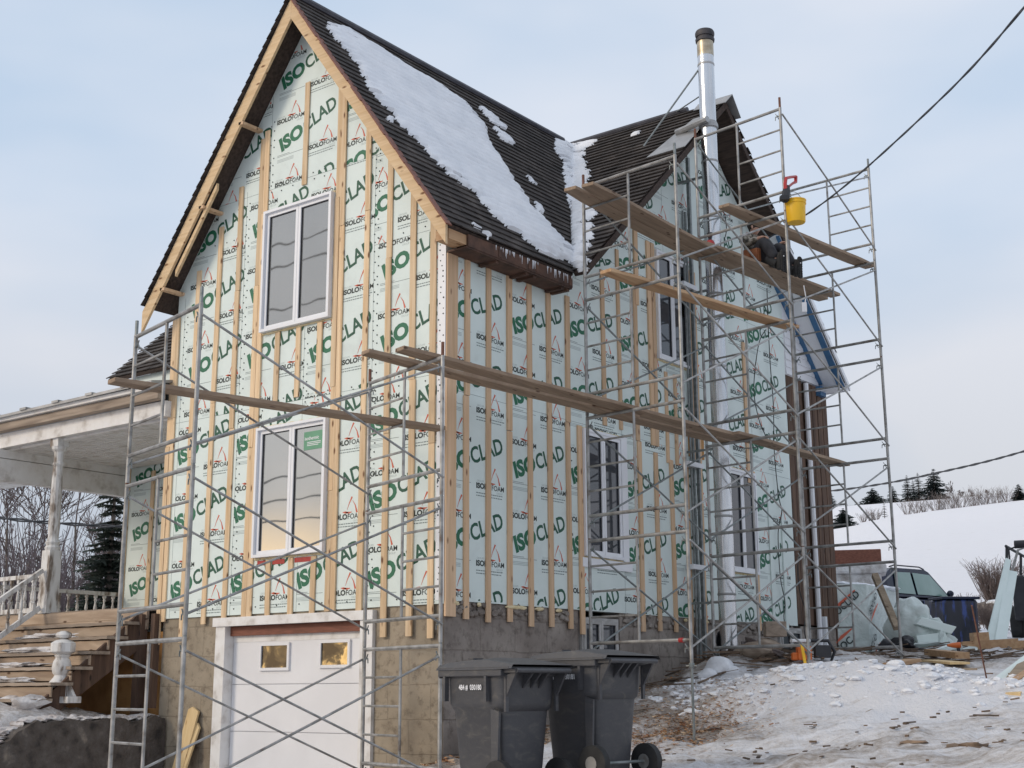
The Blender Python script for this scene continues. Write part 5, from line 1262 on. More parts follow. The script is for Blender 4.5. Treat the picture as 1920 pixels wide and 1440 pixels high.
def shrub(base, hgt, wid, seed, n, lab, group=None, r=.012, mat='twig', lean=0, name='shrub'):
    rnd = random.Random(seed); b = MB(); B = Vector(base)
    for i in range(n):
        a = rnd.uniform(0, 6.283); s0 = rnd.random()**.5*wid*.12; tl = rnd.uniform(.15,1)*wid*.5/hgt; h = hgt*rnd.uniform(.5,1)
        p0 = B+Vector((math.cos(a)*s0, math.sin(a)*s0, -.05)); d = Vector((math.cos(a)*tl, math.sin(a)*tl, 1))
        p1 = p0+d*h*.5+Vector((rnd.uniform(-.05,.05),)*3)*hgt; p2 = p0+d*h*Vector((1,1,1)).x+Vector((rnd.uniform(-.08,.08), rnd.uniform(-.08,.08), -.06*rnd.random()))*hgt
        b.path([p0, p1, p2], [r*1.4, r, r*.5], 3, cap=False)
        for j in range(4):
            q = p0.lerp(p2, rnd.uniform(.3,.9)) if j % 2 else p1.lerp(p2, rnd.uniform(.0,.8)); e_ = q+Vector((rnd.uniform(-1,1), rnd.uniform(-1,1), rnd.uniform(.4,1.4)))*hgt*.16
            b.path([q, e_], [r*.7, r*.35], 3, cap=False)
    return tag(b.build(name, M[mat], None, base), lab, 'bush', group)
def gpos(px, d, py=None):
    py = py or (940 if d > 100 else 1120 if d > 30 else 1190)
    p = at(px, d, 0, py); p.z = H(p.x, p.y); return p
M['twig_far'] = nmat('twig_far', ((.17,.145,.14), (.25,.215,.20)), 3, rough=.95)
# spruces along the crest of the hill
cr = [(1558,402,4.2,3.0,'small dark spruce on the hill crest just right of the scaffold bay'),(1637,404,4.8,6.4,'broad leaning spruce on the crest, leftmost in the clear sky'),(1675,404,5.0,3.8,'spruce on the crest standing right behind the scaffold post'),
      (1703,404,7.6,3.6,'tall narrow spruce, first of the close trio on the crest'),(1714,406,6.6,3.0,'smaller spruce squeezed in the middle of the trio on the crest'),(1724,404,8.0,3.2,'pointed spruce, last of the close trio on the crest'),(1754,404,8.6,6.8,'largest and widest spruce on the crest')]
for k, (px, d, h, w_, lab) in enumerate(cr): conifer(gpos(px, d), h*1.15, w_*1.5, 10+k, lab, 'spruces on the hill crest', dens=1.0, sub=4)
for k, (px, h, lab) in enumerate(((1738,6.2,'thin bare tree between the trio and the widest spruce'),(1790,6.8,'bare tree right of the widest spruce on the crest'),(1804,4.6,'low bare tree among brush on the crest'),(1818,4.0,'small bare tree at the end of the crest brush'),(1852,3.4,'lonely bare sapling on the crest near the right edge'))):
    bare_tree(gpos(px, 405), h, 30+k, levels=4, lab=lab, group='bare trees on the hill crest', minr=.035, r0=.09)
b = MB(); rnd = random.Random(5)
for i in range(260):
    px = rnd.choice([rnd.uniform(1560,1640), rnd.uniform(1640,1830), rnd.uniform(1770,1840)]); p = gpos(px, rnd.uniform(401,408)); h = rnd.uniform(.4,1.1)
    b.path([p-Vector((0,0,.3)), p+Vector((rnd.uniform(-.5,.5), rnd.uniform(-.5,.5), h))], [.06,.02], 3, cap=False)
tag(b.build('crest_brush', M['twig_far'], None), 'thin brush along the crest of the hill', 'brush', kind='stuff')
# hedge of leafless bushes half way up the field
hd = [(1564,3.0,'round dark bush hanging over the hedge line left, seen through the scaffold'),(1584,2.2,'low bush at the left end of the hedge line'),(1616,2.6,'thin stemmed bush left of the pole like tree'),(1632,3.2,'taller bush left of the pole like tree'),(1641,2.6,'small bush beside the pole like tree'),
      (1700,3.8,'first bush right of the outer scaffold post'),(1717,3.9,'second bush right of the outer scaffold post'),(1731,2.6,'low bush in the hedge gap right of the scaffold'),(1752,4.2,'bush at the left end of the long hedge'),(1764,4.6,'full bush in the left part of the long hedge'),(1777,4.4,'bush in the middle left of the long hedge'),(1790,4.2,'bush in the middle of the long hedge'),(1803,4.0,'bush in the middle right of the long hedge'),
      (1820,3.6,'bush before the last gap in the hedge'),(1832,4.4,'large rounded bush in the right part of the hedge'),(1845,3.4,'bush right of the large rounded one'),(1858,3.6,'bush third from the right end of the hedge'),(1872,3.8,'bush second from the right end of the hedge'),(1888,3.6,'bush at the right end of the hedge'),(1903,2.4,'small last bush of the hedge')]
for k, (px, h, lab) in enumerate(hd):
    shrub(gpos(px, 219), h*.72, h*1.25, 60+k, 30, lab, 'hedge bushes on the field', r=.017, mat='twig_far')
conifer(gpos(1657,219), 3.6, 1.1, 99, 'small pole like tree with a dark tuft in the hedge line', mat='needles_far', dens=.6)
conifer(gpos(1912,219), 2.6, 3.0, 98, 'dark round evergreen bush at the right edge on the hedge line', mat='needles_far')
conifer(gpos(1582, 200, 978), 3.0, 4.4, 97, 'dense dark round bush in the field seen between the scaffold poles', mat='needles_far', dens=1.2)
# rough dry bushes near the yard
p = gpos(1872, 46); shrub(p, 1.75, 1.9, 120, 220, 'large dry bush of reddish twigs at the edge of the yard', r=.010)
p = gpos(1862, 36); shrub(p, .9, 1.1, 121, 130, 'low dry bush behind the leaning foam sheets', r=.007)
p = gpos(1840, 40); shrub(p, .6, .8, 122, 60, 'tuft of dry stalks right of the dark car', r=.006)
b = MB(); rnd = random.Random(9)
for i in range(500):
    px = rnd.uniform(1790, 1925); d = rnd.uniform(36, 62); p = gpos(px, d); h = rnd.uniform(.05,.22)
    b.path([p, p+Vector((rnd.uniform(-.1,.1), rnd.uniform(-.1,.1), h))], [.012,.005], 3, cap=False)
tag(b.build('dry_grass', M['twig'], None), 'dry stalks poking through the snow', 'grass', kind='stuff')
for k, (px, d, s, lab) in enumerate(((1868,44,.5,'snow capped brown rock below the large dry bush'),(1821,47,.28,'small brown rock on the snow left of the large dry bush'),(1833,34,.22,'small dark rock above the low dry bush'),(1797,42,.35,'rounded grey rock right behind the car bonnet'))):
    p = gpos(px, d); b = MB(); b.blob((p.x, p.y, p.z+s*.25), s*1.3, s, s*.55, .2, 2, k); ro = empty('rock', p, lab, 'rock', 'rocks at the field edge'); b.build('stone', M['bark'], ro, smooth=True)
    b = MB(); b.blob((p.x, p.y, p.z+s*.55), s*.9, s*.8, s*.28, .2, 2, k+9); b.build('snow_cap', M['snow'], ro, smooth=True)
# woods on the left beyond the porch
lt = [(-60,46,11,'bare tree at the far left edge'),(28,50,10.5,'bare forked tree near the left edge under the porch beam'),(70,58,9.5,'slender bare tree left of the porch post'),(128,52,10.5,'bare tree directly behind the porch post'),(158,60,9.0,'fine branched bare tree right of the porch post'),(190,66,8.6,'faint bare tree left of the dark spruce'),(228,62,9.0,'bare tree behind the dark spruce')]
for k, (px, d, h, lab) in enumerate(lt): bare_tree(gpos(px, d), h, 200+k, spread=.46, levels=6, lab=lab, group='bare trees beyond the porch', minr=.012, nbr=2, r0=.12)
conifer(gpos(203, 46), 7.6, 2.7, 301, 'dark spruce beside the recessed wall, seen through the porch', mat='needles', dens=1.7, sub=9)
conifer(gpos(166, 42), 2.6, 2.6, 302, 'low spreading evergreen left of the dark spruce', mat='needles', dens=1.3, sub=8)
conifer(gpos(232, 50), 4.6, 2.4, 303, 'second evergreen partly hidden by the house wall', mat='needles', dens=1.4, sub=8)
b = MB(); rnd = random.Random(11)
for i in range(5200):
    px = rnd.uniform(-260, 330); d = rnd.uniform(48, 84); p = gpos(px, d); k = .75+.35*noise.noise(Vector((px*.02, d*.05, 3)))*2; h = rnd.uniform(2.0,6.2)*k
    q = p+Vector((rnd.uniform(-.25,.25), rnd.uniform(-.25,.25), 1))*h; b.path([p, p.lerp(q,.5)+Vector((rnd.uniform(-.2,.2),)*3), q], [.035,.022,.008], 3, cap=False)
    for j in range(3):
        s0 = p.lerp(q, rnd.uniform(.3,.9)); b.path([s0, s0+Vector((rnd.uniform(-1,1), rnd.uniform(-1,1), rnd.uniform(.3,1.2)))*rnd.uniform(.3,.8)], [.014,.006], 3, cap=False)
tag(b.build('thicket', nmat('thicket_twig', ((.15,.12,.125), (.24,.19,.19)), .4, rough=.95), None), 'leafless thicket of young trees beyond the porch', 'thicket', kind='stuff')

# ------------------------------------------------------------------ building material in the yard
def ob(par, name, mat, c, ex, ey, ez, bevel=.01):
    b = MB(); b.obox(c, ex, ey, ez); return b.build(name, M[mat], par, bevel=bevel)
# wrapped insulation bundle
c0 = gpos(1625, 24.5); bu = empty('insulation_bundle', c0, 'big plastic wrapped bundle of green foam boards with red and black print, behind the scaffold', 'bundle')
rd = _Rt*.93+_F*.12; rd = Vector((rd.x, rd.y, 0)).normalized(); dd = Vector((-rd.y, rd.x, 0)); bh = 1.32
A0 = at(1552, 24.0); A0.z = H(c0.x, c0.y)-.12
b = MB(); rows = 14; cols = 20; vs = []
wdt = 1.42
for side in range(2):
    pass
def wrapgrid(mb, O, u, v_, n, wu_, hv, seed):
    nu, nv_ = 26, 20; vs = []
    for i in range(nu+1):
        for j in range(nv_+1):
            a = i/nu; c_ = j/nv_; ed = min(a, 1-a, c_, 1-c_)
            w_ = (.016*noise.noise(Vector((a*5+seed, c_*16, seed)))+.012*noise.noise(Vector((a*13, c_*5, seed+3))))*min(1, ed*8)
            vs.append(O+u*wu_*a+v_*hv*c_+n*w_)
    fs = [(i*(nv_+1)+j, (i+1)*(nv_+1)+j, (i+1)*(nv_+1)+j+1, i*(nv_+1)+j+1) for i in range(nu) for j in range(nv_)]
    if u.cross(v_).dot(n) < 0: fs = [f[::-1] for f in fs]
    mb.add(vs, fs)
fr_ = -dd
O1 = A0+fr_*.0; up_ = Vector((0,0,1)); w1 = .80; w2 = 1.9
u1 = rd; 
wrapgrid(b, O1, u1, up_, fr_, w1, bh, 1)
C1 = O1+u1*w1; u2 = (rd*.62+dd*.78).normalized(); n2 = Vector((u2.y,-u2.x,0))
wrapgrid(b, C1, u2, up_, n2, w2, bh, 2)
back = [O1+u2*w2, C1+u2*w2]
b.add([O1+up_*bh, C1+up_*bh, back[1]+up_*bh, back[0]+up_*bh, O1, C1, back[1], back[0]], [(0,1,2,3),(3,2,6,7),(4,0,3,7)])
b.build('wrapped_stack', M['tarp'], bu, smooth=True)
def print_on(par, O, u, n, items):
    for mk, txt, x, z, rot, size, nm in items:
        if txt: g = glyphs(txt, size, .004, .95); vs2, fs2 = xf(g, x, z, R(rot))
        else: vs2, fs2 = xf(strip([(0,0),(size*.4,.012),(size,.0)], [.004,.028,.012]), x, z, R(rot))
        b = MB(); P_ = [O+u*a+Vector((0,0,1))*c_+n*.03 for a, c_ in vs2]; b.add(P_, fs2); b.build(nm, M[mk], par)
print_on(bu, O1, u1, fr_, [('black','ISOCLAD',.16,.70,40,.17,'lettering'),('red','',.12,.80,42,.62,'red_slash'),('black','ISOC',.22,.12,38,.17,'lettering'),('red','',.18,.30,40,.4,'red_slash')])
print_on(bu, C1, u2, n2, [('black','ISOCLAD',.06,.78,38,.15,'lettering'),('red','',.04,.66,35,.62,'red_slash'),('black','ISOCLAD',-.12,.10,32,.15,'lettering'),('red','',.0,.02,30,.62,'red_slash')])
b = MB(); 
for i in range(9): q = O1.lerp(back[1], .08+i*.1)+up_*bh; b.blob((q.x, q.y, q.z+.02), .2, .25, .05, .3, 2, i)
b.build('snow_cover', M['snow'], bu, smooth=True)
# rust coloured steel trough above the bundle
q = ad(1600, 1048, 29); b = MB(); L_ = (ad(1648,1046,29)-ad(1548,1046,29)); L_.z = 0; ul = L_.normalized(); un = Vector((-ul.y, ul.x, 0))
zz = q.z-.12; b.obox(Vector((q.x,q.y,zz+.12)), ul*L_.length*.52, un*.25, Vector((0,0,.17)))
tr = empty('steel_trough', (q.x,q.y,H(q.x,q.y)), 'rust red painted beam or trough lying on a snowy pile above the wrapped bundle', 'beam'); b.build('beam', M['redwood'], tr, bevel=.02)
b = MB(); b.obox(Vector((q.x,q.y,zz-.12)), ul*L_.length*.6, un*.5, Vector((0,0,.10))); zz2 = H(q.x,q.y); b.obox(Vector((q.x,q.y,(zz-.2+zz2)/2)), ul*L_.length*.5, un*.4, Vector((0,0,(zz-.2-zz2)/2))); b.build('support_pile', M['dirtysnow'], tr, bevel=.05)
# timber post leaning
a = ad(1640, 1078, 23.2); c = ad(1682, 1178, 22.6); b = MB(); b.beam(a, c, .10, .10, _F); tag(b.build('leaning_post', M['lumber_grey'], None), 'grey timber post leaning in front of the wrapped bundle', 'post')
# torn plastic heap with foam offcuts
hp = gpos(1722, 24.0); hz = hp.z; hb = empty('plastic_heap', hp, 'crumpled heap of white plastic sheet and pale foam offcuts right of the outer scaffold post', 'plastic heap')
b = MB(); b.blob((hp.x-.12, hp.y, hz+.42), .42, .35, .50, .14, 4, 5, freq=2.2); b.blob((hp.x+.22, hp.y+.10, hz+.22), .32, .28, .30, .25, 4, 6, freq=2.2); b.blob((hp.x+.15, hp.y-.3, hz+.06), .65, .3, .10, .4, 3, 7, freq=2); b.build('plastic_sheet', M['tarp'], hb, smooth=True)
b = MB(); c = Vector((hp.x+.28, hp.y-.05, hz+.44)); b.obox(c, rd*.30+up_*-.08, dd*.15, up_*.06+rd*.05); b.obox(Vector((hp.x+.26, hp.y-.12, hz+.18)), rd*.26+up_*.03, dd*.13+rd*.03, up_*.12-rd*.03); b.build('foam_offcut', M['foam'], hb, bevel=.01)
b = MB(); c = gpos(1676, 23.3); b.blob((c.x, c.y, c.z+.10), .30, .16, .15, .4, 3, 8, freq=2.4); b.blob((c.x+.22, c.y, c.z+.14), .16, .14, .15, .4, 3, 9); b.blob((c.x+.35, c.y-.1, c.z+.05), .22, .1, .06, .4, 3, 10)
tag(b.build('tool_bag', M['blackp'], None, c, smooth=True), 'black heap of bags on the snow at the foot of the leaning post', 'bag')
b = MB(); c = gpos(1772, 22.3); b.path([c+rd*(-.22)+up_*.05, c+up_*.06, c+rd*.24+up_*.16], [.05,.11,.06], 8); tag(b.build('plastic_bag', M['tarp'], None, c, smooth=True), 'grey crumpled plastic bag on the snow below the orange drill', 'bag')
c = gpos(1790, 22.0)+up_*.18; dr = empty('drill', c, 'small orange and black cordless drill lying on the plastic bag', 'drill'); b = MB(); b.path([c-rd*.13, c-rd*.04, c+rd*.07], [.018,.04,.05], 10); b.build('body', M['orange'], dr, smooth=True)
b = MB(); b.beam(c+rd*.04, c+rd*.05-up_*.15, .04, .04, rd); b.build('grip', M['blackp'], dr)

# dark sport utility vehicle ---------------------------------------------------------------
def suv():
    d_ = 35.5; p = at(1676, d_, 0, 1130); z0 = ad(1700, 1066, d_).z-1.84; f = Vector((.20,.98,0)).normalized(); s = Vector((f.y,-f.x,0)); u = Vector((0,0,1))
    rp = Vector((p.x,p.y,z0)); root = empty('parked_car', rp, 'dark blue sport utility vehicle parked behind the foam heap, seen from its side', 'car')
    def T(x, y, z): return rp+f*x+s*y+u*z
    # lower body lofted along its length
    secs = [(-1.75,.78,.55,1.0),(-1.65,.90,.42,1.08),(-1.0,.95,.38,1.10),(.2,.96,.38,1.10),(1.0,.95,.38,1.09),(1.6,.93,.42,1.06),(2.15,.88,.45,1.0),(2.40,.74,.50,.90),(2.46,.55,.55,.80)]
    b = MB(); vs = []; n = 14
    for x, w, lo, hi in secs:
        for k in range(n):
            a = 2*math.pi*k/n; c, sn = math.cos(a), math.sin(a); e_ = .38
            vs.append(T(x, math.copysign(abs(c)**e_, c)*w, (lo+hi)/2+math.copysign(abs(sn)**e_, sn)*(hi-lo)/2))
    m = len(secs); b.add(vs, [(i*n+k, i*n+(k+1) % n, (i+1)*n+(k+1) % n, (i+1)*n+k) for i in range(m-1) for k in range(n)]+[tuple(range(n-1,-1,-1)), tuple(range((m-1)*n, m*n))])
    gh_ = [(-1.55,1.05,.86),(-1.35,1.62,.74),(-1.1,1.76,.70),(.35,1.78,.70),(.55,1.72,.70),(1.25,1.10,.86)]
    vs = [T(x, y*w, z) for x, z, w in gh_ for y in (1,-1)]; k = len(gh_)
    fs = [(2*i,2*i+1,2*i+3,2*i+2) for i in range(k-1)]+[tuple(2*i for i in range(k))[::-1], tuple(2*i+1 for i in range(k))]
    b.add(vs, fs); b.build('body', M['carpaint'], root, smooth=True, bevel=.03)
    for sg in (1,-1):
        for nm, pts in (('side_window', [(.62,1.14),(1.10,1.14),(.50,1.66),(-.25,1.68),(-.25,1.14)]),('side_window', [(-.35,1.14),(-.35,1.68),(-1.05,1.66),(-1.15,1.14)])):
            b = MB(); P_ = []
            for x, z in pts:
                w = .86+(.70-.86)*(z-1.08)/(1.76-1.08); P_.append(T(x, sg*(w+.02), z))
            b.prism(P_, s*sg*.008); b.build(nm, M['glass_car'], root)
    for x in (-1.05, 1.52):
        for sg in (1,-1):
            b = MB(); b.lathe(T(x,sg*.82,.37), [(-.12,.25),(-.12,.36),(-.09,.385),(.09,.385),(.12,.36),(.12,.25)], 24, s*sg); w = b.build('wheel', M['rubber'], root, smooth=True)
            b = MB(); b.lathe(T(x,sg*.92,.37), [(0,.24),(.02,.22),(.03,.06)], 12, s*sg); b.build('rim', M['steel'], w)
            b = MB(); b.lathe(T(x,sg*.90,.40), [(.02,.47),(.055,.46),(.06,.40),(.02,.40)], 24, s*sg); b.build('wheel_arch', M['blackp'], root, smooth=True)
    for sg in (1,-1):
        b = MB(); b.blob(T(.95,sg*1.03,1.20), .09,.09,.085,.02,2,1); b.build('mirror', M['carpaint'], root, smooth=True)
        b = MB(); b.path([T(-1.1,sg*.66,1.79), T(-.9,sg*.66,1.84), T(.2,sg*.66,1.85), T(.4,sg*.66,1.80)], .018, 6); b.build('roof_rail', M['blackp'], root, smooth=True)
        b = MB(); b.blob(T(2.25,sg*.70,.84), .16,.14,.10,.02,2,2); b.build('headlight', M['glass_car'], root, smooth=True)
        b = MB(); b.prism([T(-1.5,sg*.963,.74), T(1.2,sg*.963,.76), T(1.2,sg*.963,.79), T(-1.5,sg*.963,.77)], s*sg*.012); b.build('side_trim', M['steel'], root)
    b = MB(); vs = [T(.60,.66,1.70), T(.60,-.66,1.70), T(1.22,-.80,1.13), T(1.22,.80,1.13)]; b.prism(vs, (f*.6+u).normalized()*.008); b.build('windscreen', M['glass_car'], root)
    b = MB(); b.prism([T(1.9,.975,.45),T(-.2,.985,.42),T(-.2,.985,1.0),T(2.2,.93,.95)], s*.004); b.build('reflection_streaks', M['carblue'], root)  # blue reflections on the near flank, painted as streaks
    return root
suv()
# blue-black drum and folded tarp beside the car
p = gpos(1793, 27.0); bb = empty('plastic_drum', p, 'blue and black streaked plastic tote standing at the front of the parked car', 'tote'); b = MB()
b.obox(p+up_*.42, rd*.34, dd*.3, up_*.44); b.build('tub', M['carblue'], bb, bevel=.06)
b = MB(); b.obox(p+up_*.88, rd*.37, dd*.33, up_*.025); b.build('lid', M['carpaint'], bb, bevel=.015)
# lumber on the ground, right
def board(p0, p1, w, t, mat, lab, up=(0,0,1), name='lumber', grp=None, cat='board'):
    b = MB(); b.beam(p0, p1, w, t, up); return tag(b.build(name, M[mat], None, (Vector(p0)+Vector(p1))/2), lab, cat, grp)
def gp2(px, d, dz=.0): p = gpos(px, d); p.z += dz; return p
def pxg(px, py, dz=0):
    """first hit of a sight line with the terrain"""
    r_ = ray(px, py); k = 6.
    while k < 80:
        p = CAM+r_*k
        if H(p.x, p.y) > p.z: break
        k += .1
    p.z = H(p.x, p.y)+dz; return p
board(gp2(1800,23.6,.10), gp2(1905,23.8,.12), .24, .14, 'plank_fresh', 'squared orange brown timber lying on the snow in front of the car', grp='lumber on the snow')
board(gp2(1822,24.4,.22), gp2(1850,24.5,.22), .2, .14, 'plank_fresh', 'short timber block set on the long orange timber', grp='lumber on the snow')
board(gp2(1895,23.2,.10), gp2(1990,23.2,.10), .22, .14, 'plank_fresh', 'timber at the right edge in front of the dark truck', grp='lumber on the snow')
board(pxg(1746,1236,.10), pxg(1806,1243,.10), .20, .09, 'plank_fresh', 'thick plank offcut alone on the trampled snow, right of the scaffold foot', grp='lumber on the snow')
board(pxg(1744,1243,.03), pxg(1800,1248,.03), .26, .03, 'yplank', 'thin yellow board under the plank offcut', grp='lumber on the snow')
board(pxg(1672,1252,.03), pxg(1712,1246,.05), .24, .045, 'plank_fresh', 'plank scrap under the outer scaffold foot', grp='lumber on the snow')
board(pxg(1884,1300,.04), pxg(1930,1262,.16), .14, .04, 'lumber_grey', 'brown plank end sticking out of the pile at the right edge', grp='lumber on the snow')
board(pxg(1900,1312,.04), pxg(1945,1285,.10), .16, .04, 'yplank', 'yellow plank end at the bottom of the pile at the right edge', grp='lumber on the snow')
board(pxg(1890,1306,.10), pxg(1945,1272,.14), .10, .04, 'plank_fresh', 'narrow plank end in the middle of the pile at the right edge', grp='lumber on the snow')
# foam sheets: leaning upright and lying
tk = at(1925, 28.5); tz = H(tk.x, tk.y)
for k, (xa, xb, ta, tb, yt, lab) in enumerate(((1853,1876,1894,1896,1046,'tall foam sheet leaning on the dark truck, the left one'),(1872,1893,1894,1908,1068,'scuffed foam sheet leaning on the dark truck, the right one'))):
    d0, d1 = 26.0-.1*k, 27.2-.1*k; A1, B1 = at(xa, d0), at(xb, d0); z_ = H(A1.x, A1.y); A1.z = B1.z = z_; C_, D_ = ad(tb, yt+4, d1), ad(ta-7, yt, d1)
    b = MB(); b.prism([A1, B1, C_, D_], _F*.05); tag(b.build('foam_sheet', M['foam'], None, A1), lab, 'foam sheet', 'foam sheets')
a, c = pxg(1848,1288,.03), pxg(1925,1262,.22); b = MB(); b.prism([a, a+_Rt*.0+Vector((.25,.5,.02)), c+Vector((.25,.5,.0)), c], (0,0,-.03)); tag(b.build('foam_sheet', M['foam'], None, a), 'foam sheet lying nearly flat on the snow at the right edge', 'foam sheet', 'foam sheets')
a, c = pxg(1853,1288,.0), ad(1822,1135,16.2); b = MB(); b.tube(a, c, .010, 6); tag(b.build('steel_rod', M['rust'], None), 'thin dark steel rod stuck in the snow, leaning left', 'rod')
# dark truck with ladder rack at the right edge
def truck():
    p = at(1965, 29.5, 0, 1110); z0 = H(p.x,p.y); root = empty('pickup_truck', (p.x,p.y,z0), 'rear of a dark pickup truck with a black ladder rack, cut by the right edge', 'truck')
    f = Vector((p.x-CAM.x,p.y-CAM.y,0)).normalized(); f = (f+Vector((f.y,-f.x,0))*.12).normalized(); r_ = Vector((f.y,-f.x,0)); u = Vector((0,0,1)); c0 = Vector((p.x,p.y,z0))
    def T(x,y,z): return c0+r_*x+f*y+u*z
    b = MB(); b.obox(T(.15,.6,.85), r_*.75, f*1.2, u*.45); b.obox(T(.25,2.6,1.15), r_*.65, f*1.0, u*.72); b.build('body', M['blackp'], root, bevel=.05)
    b = MB(); b.obox(T(.25,1.58,1.50), r_*.45, f*.01, u*.20); b.build('rear_window', M['glass_car'], root)
    for x in (-.62,.8):
        for y in (0,2.9):
            b = MB(); b.lathe(T(x,y,.36), [(-.12,.25),(-.11,.36),(.11,.36),(.12,.25)], 20, r_); b.build('wheel', M['rubber'], root, smooth=True)
    b = MB()
    for y in (-.4,1.5): 
        b.tube(T(-.72,y,1.25), T(-.66,y,1.90), .03, 8); b.tube(T(.85,y,1.25), T(.8,y,1.90), .03, 8)
    for x in (-.66,.80): b.tube(T(x,-.5,1.90), T(x,3.0,1.90), .03, 8)
    b.path([T(-.78,-.45,1.45), T(-.62,-.45,1.48), T(-.62,-.45,1.84), T(-.48,-.45,1.88)], .02, 6); b.tube(T(-.5,-.45,1.93), T(.9,-.45,1.93), .085, 10)
    b.build('ladder_rack', M['blackp'], root, smooth=True)
    b = MB(); b.path([T(-.60,-.62,1.30), T(-.42,-.62,1.80), T(-.20,-.62,1.86), T(-.34,-.62,1.26)], .028, 6); b.build('ladder_end', M['steel'], root)
truck()

# ------------------------------------------------------------------ clutter at the foot of the wall
c = pxg(1528, 1252, .0); c = Vector((2.05, 4.75, H(2.05,4.75))); cs = empty('chainsaw', c, 'orange chainsaw with black handles at the foot of the scaffold', 'chainsaw')
b = MB(); b.obox(c+_Rt*.02+up_*.14, _Rt*.09, _F*.08, up_*.09); b.obox(c-_Rt*.10+up_*.10, _Rt*.04, _F*.06, up_*.05); b.build('housing', M['orange'], cs, bevel=.02)
b = MB(); b.path([c+_Rt*.12+up_*.30, c+_Rt*.34+up_*.30, c+_Rt*.42+up_*.16, c+_Rt*.36+up_*.02, c+_Rt*.14+up_*.04], .022, 8); b.obox(c+_Rt*.26+up_*.16, _Rt*.10, _F*.07, up_*.08); b.build('handle', M['blackp'], cs, smooth=True)
b = MB(); b.obox(c-_Rt*.02+up_*.30, _Rt*.12, _F*.08, up_*.02); b.build('top_cover', M['pvc'], cs, bevel=.01)
a_ = pxg(1514, 1270); b = MB(); a2 = ad(1503, 1207, math.hypot(a_.x-CAM.x, a_.y-CAM.y)+.25); b.beam(a_, a2, .035, .018, _F); tag(b.build('yellow_level', M['yellow'], None, a_), 'yellow spirit level standing nearly upright beside the chainsaw', 'level')
b = MB(); rnd = random.Random(21)
for k in range(3):
    c = Vector((1.15+.12*k, 5.2-.1*k, H(1.2,5.1)+.08+.03*k)); b.path([c+Vector((.26*math.cos(a*.55+k), .18*math.sin(a*.55+k), .03*math.sin(a)+.11*math.sin(a*.55))) for a in range(36)], .017, 6)
tag(b.build('hose', nmat('hose', ((.10,.08,.075),(.16,.13,.12)), 5, rough=.7), None, smooth=True), 'coil of dark hose by the far basement window', 'hose')
b = MB(); c = Vector((1.55,5.0,H(1.55,5.0))); b.obox(c+up_*.40, _Rt*.14, _F*.1, up_*.10); b.blob((c.x-.2,c.y-.1,c.z+.12), .3,.2,.14,.3,3,4); tag(b.build('cardboard_box', M['greywood'], None, c, bevel=.01), 'pale battered box on rubble left of the chainsaw', 'box')
# wheelbarrow tray tipped against the wall
b = MB(); c = Vector((.45,5.5,H(.45,5.5)+.35)); b.lathe(c-Vector((0,0,.1)), [(0,.05),(.04,.13),(.10,.19),(.11,.18),(.04,.12)], 16, (.9,-.3,.1)); tag(b.build('black_basin', M['blackp'], None, smooth=True), 'black round basin tipped against the foundation by the flue', 'basin')
# snow chunks
for k, (px, py, s, lab) in enumerate(((1352,1268,.19,'largest white snow block on the bank left of the flue foot'),(1328,1285,.15,'snow block resting lower left of the largest one'),(1372,1272,.11,'small snow block right of the largest one'),(1228,1338,.15,'lone white snow lump among the wood chips right of the bins'),(1345,1296,.11,'dirty brownish snow lump below the blocks'))):
    p = pxg(px, py); b = MB(); b.blob((p.x, p.y, p.z+s*.5), s*1.1, s*.9, s*.75, .16, 3, 40+k, freq=1.3); tag(b.build('snow_block', M['snow' if k < 4 else 'dirtysnow'], None, p, smooth=True), lab, 'snow block', 'snow blocks on the bank')
# single bits of wood on the snow in front
for k, (p0, p1, w_, m_, lab) in enumerate((((1374,1322),(1417,1311),.05,'lumber_grey','thin grey stick on the snow bank, the longer one'),((1484,1346),(1506,1364),.03,'lumber_grey','small dark stick lying askew on the clean snow'),((1362,1358),(1384,1372),.07,'plank_fresh','yellow brown wood offcut below the wood chips'),((1311,1356),(1334,1350),.07,'plank_fresh','reddish wood offcut below the wood chips, the left one'),
    ((1622,1344),(1636,1338),.03,'lumber_grey','tiny dark stick on the snow far right of the bank'),((1640,1262),(1772,1262),.05,'lumber_grey','long dark lath lying flat before the outer scaffold foot'),((1803,1259),(1833,1260),.05,'lumber_grey','short dark lath left of the steel rod'),((1768,1212),(1792,1213),.04,'lumber_grey','small dark lath below the plastic bag'),((1435,1302),(1447,1301),.04,'lumber_grey','stub of dark wood on the crest of the bank'))):
    a, c = pxg(*p0, .02), pxg(*p1, .03); board(a, c, w_, .025, m_, lab, name='wood_offcut', grp='loose bits of wood', cat='stick')
# frozen dirt clods showing through
for k, (px, py, s, lab) in enumerate(((1575,1372,.20,'tan frozen dirt mound poking out of the snow in the foreground'),(1335,1374,.22,'dark brown dirt patch below the wood offcuts'),(1700,1395,.22,'low tan ridge of frozen dirt in the right foreground'),(1812,1405,.24,'tan dirt ridge near the bottom right corner'))):
    p = pxg(px, py); b = MB(); b.blob((p.x,p.y,p.z-.02), s*1.0, s*.7, s*.24, .45, 3, 70+k, freq=2.4); tag(b.build('dirt_mound', M['bark'] if k == 1 else nmat('tan_dirt', ((.10,.07,.05),(.27,.19,.13)), 6, rough=.95, bump=.9), None, p, smooth=True), lab, 'dirt mound', 'dirt mounds')
